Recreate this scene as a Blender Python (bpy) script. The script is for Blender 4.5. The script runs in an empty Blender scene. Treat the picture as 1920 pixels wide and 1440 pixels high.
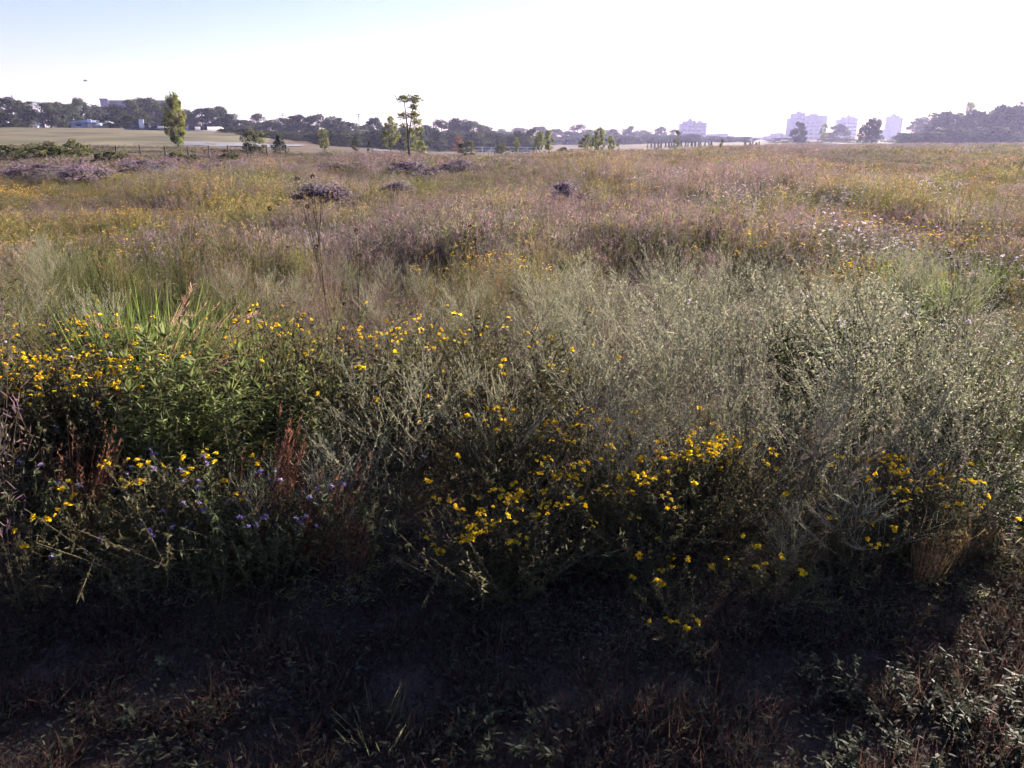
import bpy, math, random
import numpy as np
from mathutils import Vector

random.seed(7)
RNG = np.random.default_rng(11)
R = math.radians
S = bpy.context.scene
COL = S.collection

# ------------------------------------------------------------ camera, sky, sun
F = 1450.0                      # focal length in pixels of the 1920 px wide photograph
PITCH = math.atan((720 - 258) / F)
EYE = 1.6
cam_d = bpy.data.cameras.new('camera')
cam = bpy.data.objects.new('camera', cam_d)
COL.objects.link(cam)
cam.location = (0, 0, EYE)
cam.rotation_euler = (math.pi / 2 - PITCH, 0, 0)
cam_d.sensor_width = 36
cam_d.lens = 36 * F / 1920
cam_d.clip_start = 0.05
cam_d.clip_end = 6000
S.camera = cam

SUN_ELEV, SUN_AZ = R(17), R(42)
SUN_DIR = Vector((math.sin(SUN_AZ) * math.cos(SUN_ELEV), math.cos(SUN_AZ) * math.cos(SUN_ELEV), math.sin(SUN_ELEV)))
W = bpy.data.worlds.new('World')
S.world = W
W.use_nodes = True
nt = W.node_tree
bg = nt.nodes['Background']
sky = nt.nodes.new('ShaderNodeTexSky')
sky.sky_type = 'NISHITA'
sky.sun_disc = False
sky.sun_elevation = SUN_ELEV
sky.sun_rotation = SUN_AZ
sky.air_density = 1.0
sky.dust_density = 0.2
sky.ozone_density = 3.0
tintn = nt.nodes.new('ShaderNodeMix')
tintn.data_type = 'RGBA'
tintn.blend_type = 'MULTIPLY'
tintn.inputs[0].default_value = 1
tintn.inputs[7].default_value = (.90, .69, .89, 1)
nt.links.new(sky.outputs[0], tintn.inputs[6])
nt.links.new(tintn.outputs[2], bg.inputs[0])
bg.inputs[1].default_value = 0.05
sun_d = bpy.data.lights.new('sun', 'SUN')
sun_d.energy = 5.0
sun_d.angle = R(0.5)
sun_d.color = (1.0, 0.86, 0.72)
sun = bpy.data.objects.new('sun', sun_d)
COL.objects.link(sun)
sun.location = (60, 60, 40)
sun.rotation_euler = SUN_DIR.to_track_quat('Z', 'Y').to_euler()

S.view_settings.view_transform = 'Standard'
S.view_settings.look = 'None'
S.view_settings.exposure = 2.5
S.view_settings.gamma = 1.0
S.view_settings.use_curve_mapping = False
S.cycles.max_bounces = 4
S.cycles.diffuse_bounces = 2
S.cycles.transmission_bounces = 4
S.cycles.volume_bounces = 0
S.cycles.use_adaptive_sampling = True
S.cycles.adaptive_threshold = 0.035
S.cycles.adaptive_min_samples = 16
S.cycles.caustics_reflective = False
S.cycles.caustics_refractive = False

# ------------------------------------------------------------ helpers
CP, SP = math.cos(PITCH), math.sin(PITCH)


def at(px, py, Y):
    """the point on the ray through a photo pixel, Y metres ahead"""
    cx, cy = (px - 960) / F, (720 - py) / F
    t = Y / (CP + cy * SP)
    return Vector((cx * t, Y, EYE + (-SP + cy * CP) * t))


def project(x, y, z):
    f = y * CP + (EYE - z) * SP
    u = y * SP - (EYE - z) * CP
    return 960 + F * x / f, 720 - F * u / f


def sstep(a, b, x):
    t = np.clip((x - a) / (b - a), 0, 1)
    return t * t * (3 - 2 * t)


_G = np.random.default_rng(5).random((256, 256))


def vnoise(x, y, s, o=0):
    x = np.asarray(x, float) / s + 37.3 * (o + 1)
    y = np.asarray(y, float) / s + 91.7 * (o + 1)
    xi, yi = np.floor(x).astype(int), np.floor(y).astype(int)
    fx, fy = x - xi, y - yi
    fx, fy = fx * fx * (3 - 2 * fx), fy * fy * (3 - 2 * fy)
    a, b = _G[xi % 256, yi % 256], _G[(xi + 1) % 256, yi % 256]
    c, d = _G[xi % 256, (yi + 1) % 256], _G[(xi + 1) % 256, (yi + 1) % 256]
    return (a * (1 - fx) + b * fx) * (1 - fy) + (c * (1 - fx) + d * fx) * fy


def fbm(x, y, s, o=0):
    return (vnoise(x, y, s, o) * .55 + vnoise(x, y, s / 2.3, o + 3) * .3 + vnoise(x, y, s / 5.1, o + 7) * .15)


def terrain(x, y):
    x, y = np.asarray(x, float), np.asarray(y, float)
    r = np.hypot(x, y)
    u = x / np.maximum(np.abs(y), 1.0)
    u = np.where(y < 1, np.sign(x) * 2, u)
    base = np.interp(u, [-.5, -.34, -.22, -.1, .1, .24, .45], [3.6, 2.9, .0, -1.7, -1.9, -.7, -.3])
    z = base * sstep(55, 210, r) * np.where(y > 0, 1, 0)
    z = z + (fbm(x, y, 9) - .5) * .28 * sstep(4, 14, r) + (fbm(x, y, 1.3, 4) - .5) * .05
    return z


def th(x, y):
    return float(terrain(np.array([x]), np.array([y]))[0])


class MB:
    def __init__(s):
        s.v, s.f, s.c, s.n = [], [], [], 0

    def add(s, V, Fq, C):
        """V (n,3), Fq list of faces, C (n,3)"""
        s.v.append(np.asarray(V, float).reshape(-1, 3))
        s.f.append(np.asarray(Fq, int) + s.n)
        s.c.append(np.asarray(C, float).reshape(-1, 3))
        s.n += len(s.v[-1])

    def strips(s, P, D, L, Wd, C, droop=0.0, nseg=2, prof=None, side=None, rng=RNG):
        P, D = np.atleast_2d(P).astype(float), np.atleast_2d(D).astype(float)
        n = len(P)
        if n == 0:
            return
        L = np.broadcast_to(np.asarray(L, float), (n,))
        Wd = np.broadcast_to(np.asarray(Wd, float), (n,))
        dr = np.broadcast_to(np.asarray(droop, float), (n,))
        C = np.broadcast_to(np.asarray(C, float), (n, 3))
        D = D / (np.linalg.norm(D, axis=1, keepdims=True) + 1e-9)
        if side is None:
            q = rng.normal(size=(n, 3))
            q[:, 2] *= .6
            side = np.cross(D, q)
        side = side / (np.linalg.norm(side, axis=1, keepdims=True) + 1e-9)
        if prof is None:
            prof = lambda t: math.sin(math.pi * min(1, .18 + .82 * t)) + .04
        k = nseg + 1
        V = np.zeros((n, k, 2, 3))
        for i in range(k):
            t = i / nseg
            c = P + D * (L * t)[:, None]
            c[:, 2] -= dr * L * t * t
            w = (Wd * prof(t) / 2)[:, None]
            V[:, i, 0] = c - side * w
            V[:, i, 1] = c + side * w
        base = (np.arange(n) * k * 2)[:, None]
        fs = []
        for i in range(nseg):
            fs.append(base + np.array([[2 * i, 2 * i + 1, 2 * i + 3, 2 * i + 2]]))
        s.add(V.reshape(-1, 3), np.concatenate(fs), np.repeat(C, 2 * k, axis=0))

    def tubes(s, P, D, L, r0, r1, C, droop=0.0, nseg=3, m=3):
        P, D = np.atleast_2d(P).astype(float), np.atleast_2d(D).astype(float)
        n = len(P)
        L = np.broadcast_to(np.asarray(L, float), (n,))
        r0 = np.broadcast_to(np.asarray(r0, float), (n,))
        r1 = np.broadcast_to(np.asarray(r1, float), (n,))
        dr = np.broadcast_to(np.asarray(droop, float), (n,))
        C = np.broadcast_to(np.asarray(C, float), (n, 3))
        D = D / (np.linalg.norm(D, axis=1, keepdims=True) + 1e-9)
        a = np.cross(D, np.array([.37, .81, .45]))
        a /= np.linalg.norm(a, axis=1, keepdims=True) + 1e-9
        b = np.cross(D, a)
        k = nseg + 1
        V = np.zeros((n, k, m, 3))
        for i in range(k):
            t = i / nseg
            c = P + D * (L * t)[:, None]
            c[:, 2] -= dr * L * t * t
            r = (r0 + (r1 - r0) * t)[:, None]
            for j in range(m):
                an = 2 * math.pi * j / m
                V[:, i, j] = c + r * (a * math.cos(an) + b * math.sin(an))
        base = (np.arange(n) * k * m)[:, None]
        fs = []
        for i in range(nseg):
            for j in range(m):
                j2 = (j + 1) % m
                fs.append(base + np.array([[i * m + j, i * m + j2, (i + 1) * m + j2, (i + 1) * m + j]]))
        s.add(V.reshape(-1, 3), np.concatenate(fs), np.repeat(C, m * k, axis=0))

    def box(s, x0, x1, y0, y1, z0, z1, C=(1, 1, 1)):
        V = [(x, y, z) for x in (x0, x1) for y in (y0, y1) for z in (z0, z1)]
        s.add(V, [(0, 1, 3, 2), (4, 6, 7, 5), (0, 4, 5, 1), (2, 3, 7, 6), (0, 2, 6, 4), (1, 5, 7, 3)], np.tile(C, (8, 1)))

    def mesh(s, name, m):
        V, Fc, C = np.concatenate(s.v), np.concatenate(s.f), np.concatenate(s.c)
        me = bpy.data.meshes.new(name)
        me.vertices.add(len(V))
        me.vertices.foreach_set('co', V.astype(np.float32).ravel())
        nf, w = Fc.shape
        me.loops.add(nf * w)
        me.loops.foreach_set('vertex_index', Fc.astype(np.int32).ravel())
        me.polygons.add(nf)
        me.polygons.foreach_set('loop_start', np.arange(0, nf * w, w, dtype=np.int32))
        me.update(calc_edges=True)
        ca = me.color_attributes.new('Col', 'FLOAT_COLOR', 'POINT')
        ca.data.foreach_set('color', np.concatenate([C, np.ones((len(C), 1))], 1).astype(np.float32).ravel())
        me.materials.append(m)
        return me

    def build(s, name, m, parent=None):
        o = bpy.data.objects.new(name, s.mesh(name, m))
        COL.objects.link(o)
        o.parent = parent
        return o


def tag(o, label, cat, group=None, kind=None):
    if label:
        o['label'] = label
    if cat:
        o['category'] = cat
    if group:
        o['group'] = group
    if kind:
        o['kind'] = kind
    return o


def thing(name, loc=(0, 0, 0), rz=0, link=True):
    o = bpy.data.objects.new(name, None)
    o.empty_display_size = .1
    if link:
        COL.objects.link(o)
    o.location = loc
    o.rotation_euler = (0, 0, rz)
    return o


def child(name, me, parent, loc=None, rot=None, sc=None):
    o = bpy.data.objects.new(name, me)
    COL.objects.link(o)
    o.parent = parent
    if loc is not None:
        o.location = loc
    if rot is not None:
        o.rotation_euler = rot
    if sc is not None:
        o.scale = (sc,) * 3
    return o


# ------------------------------------------------------------ materials
def N(t, k, **kw):
    n = t.nodes.new(k)
    for a, b in kw.items():
        setattr(n, a, b)
    return n


def plant_mat(name, trans=.4, rough=.55, inst=False, spec=.25, var=.35):
    m = bpy.data.materials.new(name)
    m.use_nodes = True
    t = m.node_tree
    t.nodes.clear()
    out = N(t, 'ShaderNodeOutputMaterial')
    at_ = N(t, 'ShaderNodeAttribute', attribute_name='Col')
    col = at_.outputs['Color']
    if inst:
        it = N(t, 'ShaderNodeAttribute', attribute_name='tint', attribute_type='INSTANCER')
        mx = N(t, 'ShaderNodeMix', data_type='RGBA', blend_type='MULTIPLY')
        mx.inputs[0].default_value = 1
        t.links.new(col, mx.inputs[6])
        t.links.new(it.outputs['Color'], mx.inputs[7])
        col = mx.outputs[2]
    else:
        oi = N(t, 'ShaderNodeObjectInfo')
        mr = N(t, 'ShaderNodeMapRange')
        mr.inputs[3].default_value = 1 - var
        mr.inputs[4].default_value = 1 + var * .7
        t.links.new(oi.outputs['Random'], mr.inputs[0])
        hs = N(t, 'ShaderNodeHueSaturation')
        t.links.new(mr.outputs[0], hs.inputs['Value'])
        t.links.new(col, hs.inputs['Color'])
        col = hs.outputs[0]
    p = N(t, 'ShaderNodeBsdfPrincipled')
    p.inputs['Roughness'].default_value = rough
    p.inputs['Specular IOR Level'].default_value = spec
    t.links.new(col, p.inputs['Base Color'])
    if trans > 0:
        tr = N(t, 'ShaderNodeBsdfTranslucent')
        t.links.new(col, tr.inputs[0])
        ms = N(t, 'ShaderNodeMixShader')
        ms.inputs[0].default_value = trans
        t.links.new(p.outputs[0], ms.inputs[1])
        t.links.new(tr.outputs[0], ms.inputs[2])
        t.links.new(ms.outputs[0], out.inputs[0])
    else:
        t.links.new(p.outputs[0], out.inputs[0])
    return m


def solid_mat(name, c, rough=.8, var=.25, scale=2.0, spec=.3):
    m = bpy.data.materials.new(name)
    m.use_nodes = True
    t = m.node_tree
    p = t.nodes['Principled BSDF']
    tc = N(t, 'ShaderNodeTexCoord')
    nz = N(t, 'ShaderNodeTexNoise')
    nz.inputs['Scale'].default_value = scale
    nz.inputs['Detail'].default_value = 6
    t.links.new(tc.outputs['Object'], nz.inputs[0])
    rp = N(t, 'ShaderNodeMapRange')
    rp.inputs[1].default_value = .3
    rp.inputs[2].default_value = .7
    rp.inputs[3].default_value = 1 - var
    rp.inputs[4].default_value = 1 + var
    t.links.new(nz.outputs[0], rp.inputs[0])
    mx = N(t, 'ShaderNodeMix', data_type='RGBA', blend_type='MULTIPLY')
    mx.inputs[0].default_value = 1
    mx.inputs[6].default_value = (*c, 1)
    t.links.new(rp.outputs[0], mx.inputs[7])
    t.links.new(mx.outputs[2], p.inputs['Base Color'])
    p.inputs['Roughness'].default_value = rough
    p.inputs['Specular IOR Level'].default_value = spec
    return m


M_LEAF = plant_mat('leaf', .55, .6, spec=.15)
M_STEM = plant_mat('stem', 0, .9, spec=.06)
M_PETAL = plant_mat('petal', .55, .7, var=.38, spec=.08)
M_CROWN = plant_mat('tree_leaf', .35, .7, var=.2, spec=.1)
M_BARK = plant_mat('bark', 0, .9)
M_MEADOW = plant_mat('meadow_plant', .45, .75, inst=True, spec=.08)

# ------------------------------------------------------------ terrain, lawn, road
def grid_sheet(name, xs, ys, lift, mat, keep=None):
    X, Y = np.meshgrid(xs, ys, indexing='ij')
    Z = terrain(X, Y) + lift
    V = np.stack([X, Y, Z], -1).reshape(-1, 3)
    nx, ny = len(xs), len(ys)
    i, j = np.meshgrid(np.arange(nx - 1), np.arange(ny - 1), indexing='ij')
    a = i * ny + j
    Fc = np.stack([a, a + ny, a + ny + 1, a + 1], -1).reshape(-1, 4)
    mb = MB()
    mb.add(V, Fc, np.ones((len(V), 3)))
    o = mb.build(name, mat)
    for p in o.data.polygons:
        p.use_smooth = True
    return o


def ground_mat():
    m = bpy.data.materials.new('soil_and_thatch')
    m.use_nodes = True
    t = m.node_tree
    p = t.nodes['Principled BSDF']
    g = N(t, 'ShaderNodeNewGeometry')
    n1 = N(t, 'ShaderNodeTexNoise')
    n1.inputs['Scale'].default_value = .12
    n1.inputs['Detail'].default_value = 8
    n2 = N(t, 'ShaderNodeTexNoise')
    n2.inputs['Scale'].default_value = 14
    n2.inputs['Detail'].default_value = 6
    t.links.new(g.outputs['Position'], n1.inputs[0])
    t.links.new(g.outputs['Position'], n2.inputs[0])
    r1 = N(t, 'ShaderNodeValToRGB')
    e = r1.color_ramp.elements
    e[0].position, e[0].color = .35, (.06, .042, .036, 1)
    e[1].position, e[1].color = .65, (.10, .075, .045, 1)
    t.links.new(n1.outputs[0], r1.inputs[0])
    mr = N(t, 'ShaderNodeMapRange')
    mr.inputs[3].default_value = .55
    mr.inputs[4].default_value = 1.4
    t.links.new(n2.outputs[0], mr.inputs[0])
    mx = N(t, 'ShaderNodeMix', data_type='RGBA', blend_type='MULTIPLY')
    mx.inputs[0].default_value = 1
    t.links.new(r1.outputs[0], mx.inputs[6])
    t.links.new(mr.outputs[0], mx.inputs[7])
    t.links.new(mx.outputs[2], p.inputs['Base Color'])
    p.inputs['Roughness'].default_value = .95
    p.inputs['Specular IOR Level'].default_value = .1
    bp = N(t, 'ShaderNodeBump')
    bp.inputs['Strength'].default_value = .6
    bp.inputs['Distance'].default_value = .03
    t.links.new(n2.outputs[0], bp.inputs['Height'])
    t.links.new(bp.outputs[0], p.inputs['Normal'])
    return m


def sym(a):
    a = np.array(a)
    return np.unique(np.concatenate([-a, a]))


gx = sym(np.concatenate([np.arange(0, 6, .15), np.arange(6, 40, 1.2), np.arange(40, 260, 6), np.geomspace(260, 1500, 26)]))
gy = np.concatenate([-np.geomspace(1500, 3, 22), np.arange(-2, 9, .15), np.arange(9, 45, 1.0), np.arange(45, 300, 5), np.geomspace(300, 1500, 28)])
ground = grid_sheet('ground', gx, gy, 0, ground_mat())
tag(ground, None, None, kind='structure')

lawn_m = solid_mat('mown_lawn', (.098, .088, .05), .95, .5, .09, .1)


def patch_sheet(name, pts_uv, lift, mat):
    """a strip sheet on the terrain between two polylines (list of ((x,y),(x,y)))"""
    V, Fc = [], []
    K = 24
    rows = []
    for a, b in pts_uv:
        rows.append([(a[0] + (b[0] - a[0]) * k / K, a[1] + (b[1] - a[1]) * k / K) for k in range(K + 1)])
    fine = []
    for r0, r1 in zip(rows[:-1], rows[1:]):
        for q in range(12):
            fine.append([(p[0] + (s[0] - p[0]) * q / 12, p[1] + (s[1] - p[1]) * q / 12) for p, s in zip(r0, r1)])
    fine.append(rows[-1])
    A = np.array(fine)
    Z = terrain(A[..., 0], A[..., 1]) + lift
    V = np.concatenate([A, Z[..., None]], -1).reshape(-1, 3)
    n = K + 1
    i, j = np.meshgrid(np.arange(len(fine) - 1), np.arange(K), indexing='ij')
    a = i * n + j
    mb = MB()
    mb.add(V, np.stack([a, a + n, a + n + 1, a + 1], -1).reshape(-1, 4), np.ones((len(V), 3)))
    o = mb.build(name, mat)
    for p in o.data.polygons:
        p.use_smooth = True
    return tag(o, None, None, kind='structure')


def gp(px, Y):
    v = at(px, 270, Y)
    return (v.x, Y)


patch_sheet('lawn', [(gp(-260, 62), gp(-260, 260)), (gp(60, 62), gp(60, 260)), (gp(300, 66), gp(300, 255)), (gp(480, 78), gp(520, 250))], .05, lawn_m)
road_m = solid_mat('pale_asphalt', (.13, .13, .15), .85, .15, .3)
patch_sheet('road', [(gp(330, 96), gp(330, 108)), (gp(420, 92), gp(420, 105)), (gp(490, 96), gp(500, 110)), (gp(560, 112), gp(580, 126))], .10, road_m)
patch_sheet('path', [(gp(700, 118), gp(700, 132)), (gp(860, 112), gp(860, 126)), (gp(960, 116), gp(960, 130)), (gp(1110, 124), gp(1110, 140))], .10, road_m)

# ------------------------------------------------------------ plant meshes
def unit(a):
    return a / (np.linalg.norm(a, axis=-1, keepdims=True) + 1e-9)


def cvar(rng, base, n, v=.18, hue=.06):
    b = np.asarray(base, float)[None, :] * (1 + rng.normal(0, v, (n, 1)))
    return np.clip(b * (1 + rng.normal(0, hue, (n, 3))), .004, .95)


def wispy(seed, H=.95, spread=1.0, fine=1.0, nprim=15):
    """airy grey-green bush: returns (stem mesh, foliage mesh)"""
    rng = np.random.default_rng(seed)
    st, fo = MB(), MB()
    SC, LC = (.165, .15, .098), (.24, .238, .158)
    nm = 2
    mains = []
    for i in range(nm):
        a = rng.random() * 6.28
        d = unit(np.array([.16 * math.cos(a), .16 * math.sin(a), 1]))
        st.tubes([[rng.normal(0, .02), rng.normal(0, .02), -.03]], [d], H * (1 - .15 * i), .005, .0018, [SC], nseg=5)
        mains.append(d)
    P, D, L = [], [], []
    for i in range(nprim):
        t = .10 + .78 * (i + rng.random()) / nprim
        a = i * 2.4 + rng.normal(0, .35)
        el = R(rng.uniform(36, 66) * (0.75 + .35 * t))
        P.append(mains[i % nm] * H * t * .97)
        D.append([math.cos(a) * math.cos(el) * spread, math.sin(a) * math.cos(el) * spread, math.sin(el)])
        L.append(H * (.62 - .38 * t) * rng.uniform(.85, 1.25))
    P, D, L = np.array(P), unit(np.array(D)), np.array(L)
    dr1 = -.2 + rng.normal(0, .14, nprim)
    st.tubes(P, D, L, .0024, .001, cvar(rng, SC, nprim), droop=dr1, nseg=4)
    # secondary twigs
    SPt, SD, SL = [], [], []
    for i in range(nprim):
        k = int(9 * L[i] / (H * .5)) + 5
        for j in range(k):
            t = .14 + .84 * (j + rng.random() * .7) / k
            q = P[i] + D[i] * L[i] * t
            q[2] -= dr1[i] * L[i] * t * t
            sd = unit(np.cross(D[i], rng.normal(size=3)))
            sd[2] = abs(sd[2]) * .8 + .12
            dd = unit(D[i] * .8 + sd * .85)
            SPt.append(q), SD.append(dd), SL.append(L[i] * (.55 - .36 * t) * rng.uniform(.6, 1.3))
    for d in mains:
        for j in range(8):
            t = .55 + .45 * j / 8
            SPt.append(d * H * t * .97)
            SD.append(unit(d + rng.normal(0, .38, 3))), SL.append(H * .14 * rng.uniform(.5, 1.2))
    SPt, SD, SL = np.array(SPt), np.array(SD), np.array(SL)
    ns = len(SPt)
    sdr = rng.normal(-.18, .16, ns)
    st.tubes(SPt, SD, SL, .0013, .0009, cvar(rng, LC, ns), droop=sdr, nseg=2)
    # narrow leaves and buds along twigs
    LP, LD = [], []
    for A, B, Ln, q, step in ((SPt, SD, SL, sdr, .0105 / fine), (P, D, L, dr1, .016 / fine)):
        for i in range(len(A)):
            k = max(3, int(Ln[i] / step))
            t = .12 + .88 * (np.arange(k) + rng.random(k)) / k
            c = A[i] + B[i] * (Ln[i] * t)[:, None]
            c[:, 2] -= q[i] * Ln[i] * t * t
            LP.append(c)
            LD.append(unit(B[i] * .75 + rng.normal(0, .55, (k, 3)) + np.array([0, 0, .15])))
    LP, LD = np.concatenate(LP), np.concatenate(LD)
    n = len(LP)
    fo.strips(LP, LD, rng.uniform(.009, .021, n), rng.uniform(.0026, .0048, n), cvar(rng, LC, n, .25), droop=.15, nseg=2, rng=rng)
    return st.mesh('stem', M_STEM), fo.mesh('foliage', M_LEAF)


def leafy(seed, H=.95, nl=56, LL=.125, LW=.0165, green=(.125, .145, .05)):
    """upright stalk clothed in drooping lance-shaped leaves with a tuft on top"""
    rng = np.random.default_rng(seed)
    st, fo = MB(), MB()
    d = unit(np.array([rng.normal(0, .06), rng.normal(0, .06), 1.0]))
    st.tubes([[0, 0, -.03]], [d], H, .0045, .0022, [(.12, .13, .05)], nseg=5, m=4)
    t = np.concatenate([np.linspace(.12, .93, nl), np.full(10, .97)])
    n = len(t)
    a = np.arange(n) * 2.399 + rng.normal(0, .2, n)
    el = np.where(t > .95, R(58), R(30) - R(20) * (1 - t)) + rng.normal(0, .16, n)
    D = np.stack([np.cos(a) * np.cos(el), np.sin(a) * np.cos(el), np.sin(el)], 1)
    P = d * (H * t)[:, None]
    Ls = LL * np.where(t > .95, .8, (.75 + .5 * np.sin(t * 3.0))) * rng.uniform(.75, 1.2, n)
    side = np.cross(D, [0, 0, 1]) + rng.normal(0, .25, (n, 3))
    fo.strips(P, D, Ls, LW * rng.uniform(.75, 1.2, n), cvar(rng, green, n, .18), droop=np.where(t > .95, .1, .48) + rng.normal(0, .1, n), nseg=4, side=side,
              prof=lambda t: (math.sin(math.pi * (t * .92 + .08) ** .8) + .03), rng=rng)
    for q in range(4):     # side shoots
        tt = rng.uniform(.45, .85)
        aa = rng.random() * 6.28
        dd = unit(np.array([math.cos(aa) * .6, math.sin(aa) * .6, .8]))
        Lq = H * .2
        st.tubes([d * H * tt], [dd], Lq, .0025, .0015, [(.12, .13, .05)])
        k = 14
        t2 = np.linspace(.2, 1, k)
        a2 = np.arange(k) * 2.4
        D2 = unit(np.stack([np.cos(a2) * .7, np.sin(a2) * .7, np.full(k, .45)], 1) + dd * .3)
        fo.strips(d * H * tt + dd * (Lq * t2)[:, None], D2, LL * .62 * rng.uniform(.7, 1.2, k), LW * .7, cvar(rng, green, k), droop=.3, nseg=3, rng=rng)
    return st.mesh('stem', M_STEM), fo.mesh('foliage', M_LEAF)


def petal_head(seed, kind):
    rng = np.random.default_rng(seed)
    mb = MB()
    rnd = lambda t: math.sqrt(max(0, 1 - (2 * t - 1.08) ** 2)) * .96 + .06
    if kind == 'yellow':
        for c in range(rng.integers(3, 5)):
            n = 6
            o = rng.normal(0, .0085, 3) * np.array([1, 1, .7])
            a = np.arange(n) * 6.283 / n + rng.random() * 3
            el = R(28) + rng.normal(0, .35, n)
            D = np.stack([np.cos(a) * np.cos(el), np.sin(a) * np.cos(el), np.sin(el)], 1)
            mb.strips(np.tile(o, (n, 1)), D, rng.uniform(.009, .014, n), rng.uniform(.0085, .012, n), cvar(rng, (.82, .60, .02), n, .1, .04), droop=.25,
                      nseg=3, prof=rnd, side=np.cross(D, [0, 0, 1]) + rng.normal(0, .3, (n, 3)), rng=rng)
            mb.strips(np.tile(o, (3, 1)), unit(rng.normal(0, .4, (3, 3)) + [0, 0, 1]), .009, .006, cvar(rng, (.66, .38, .015), 3, .1), nseg=2, prof=rnd, rng=rng)
    else:
        base = (.30, .23, .46) if kind == 'violet' else (.60, .52, .66)
        n = 26
        a = rng.random(n) * 6.283
        el = rng.uniform(-.1, 1.3, n)
        D = np.stack([np.cos(a) * np.cos(el), np.sin(a) * np.cos(el), np.sin(el)], 1)
        mb.strips(np.zeros((n, 3)), D, rng.uniform(.012, .021, n), .0055, cvar(rng, base, n, .18), droop=.3, nseg=3, prof=rnd, rng=rng)
        mb.strips(np.zeros((6, 3)), unit(rng.normal(0, .4, (6, 3)) + [0, 0, 1]), .008, .005, (.35, .25, .12), rng=rng)
    return mb.mesh('flower', M_PETAL)


def forb(seed, H=.42, ns=11, spread=.55, leaf=(.08, .075, .037), lw=.006, ll=.018, stemc=(.07, .06, .034)):
    """branching small-leaved plant; returns stem mesh, foliage mesh, flower tips"""
    rng = np.random.default_rng(seed)
    st, fo, tips = MB(), MB(), []
    a = np.arange(ns) * 2.4 + rng.normal(0, .3, ns)
    el = R(90) - rng.uniform(.1, 1.0, ns) * spread * 1.5
    D = np.stack([np.cos(a) * np.cos(el), np.sin(a) * np.cos(el), np.sin(el)], 1)
    L = H * rng.uniform(.7, 1.12, ns) / np.maximum(.5, D[:, 2])
    P0 = rng.normal(0, .02, (ns, 3)) * [1, 1, 0] - [0, 0, .02]
    st.tubes(P0, D, L, .0016, .0009, cvar(rng, stemc, ns), droop=.06, nseg=4)
    LP, LD = [], []
    for i in range(ns):
        tip = P0[i] + D[i] * L[i]
        tip[2] -= .06 * L[i]
        tips.append((tip, D[i]))
        for b in range(3):
            t = rng.uniform(.35, .85)
            q = P0[i] + D[i] * L[i] * t
            dd = unit(D[i] + rng.normal(0, .55, 3))
            ln = L[i] * (1 - t) * rng.uniform(.6, 1)
            st.tubes([q], [dd], ln, .0015, .0009, cvar(rng, stemc, 1))
            if rng.random() < .5:
                tips.append((q + dd * ln, dd))
            k = int(ln / .017) + 2
            tt = rng.random(k)
            LP.append(q + dd * (ln * tt)[:, None]), LD.append(unit(dd * .4 + rng.normal(0, .7, (k, 3))))
        k = int(L[i] / .012)
        tt = rng.uniform(.08, .97, k)
        LP.append(P0[i] + D[i] * (L[i] * tt)[:, None]), LD.append(unit(D[i] * .3 + rng.normal(0, .7, (k, 3)) + [0, 0, .2]))
    LP, LD = np.concatenate(LP), np.concatenate(LD)
    n = len(LP)
    fo.strips(LP, LD, ll * rng.uniform(.6, 1.3, n), lw * rng.uniform(.6, 1.2, n), cvar(rng, leaf, n, .22), droop=.2, nseg=2, rng=rng)
    return st.mesh('stem', M_STEM), fo.mesh('foliage', M_LEAF), tips


def tuft(seed, n=110, H=.8, W=.006, lean=.25, lean_dir=None, droop=.35, col=(.10, .11, .035), rad=.06, plume=None):
    rng = np.random.default_rng(seed)
    bl, pl = MB(), MB()
    a = rng.random(n) * 6.283
    P = np.stack([np.cos(a), np.sin(a), 0 * a], 1) * (rad * np.sqrt(rng.random(n)))[:, None] - [0, 0, .02]
    D = np.stack([np.cos(a) * lean, np.sin(a) * lean, np.ones(n)], 1) + rng.normal(0, lean * .5, (n, 3)) * [1, 1, .2]
    if lean_dir is not None:
        D += np.array(lean_dir)
    D = unit(D)
    L = H * rng.uniform(.5, 1.1, n)
    dr = droop * rng.uniform(.3, 1.4, n)
    bl.strips(P, D, L, W * rng.uniform(.6, 1.2, n), cvar(rng, col, n, .22), droop=dr, nseg=5, prof=lambda t: 1 - .93 * t ** 1.4, rng=rng)
    if plume:
        pc, pn, per = plume
        idx = rng.choice(n, pn, replace=False)
        t = rng.uniform(.62, 1.0, (pn, per))
        c = P[idx][:, None] + D[idx][:, None] * (L[idx, None] * t)[..., None]
        c[..., 2] -= dr[idx, None] * L[idx, None] * t * t
        c = c.reshape(-1, 3)
        m = len(c)
        pl.strips(c, unit(np.repeat(D[idx], per, 0) + rng.normal(0, .45, (m, 3))), rng.uniform(.012, .026, m), .004, cvar(rng, pc, m, .2), nseg=2, rng=rng)
        return bl.mesh('blades', M_LEAF), pl.mesh('seed_heads', M_LEAF)
    return bl.mesh('blades', M_LEAF), None


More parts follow.
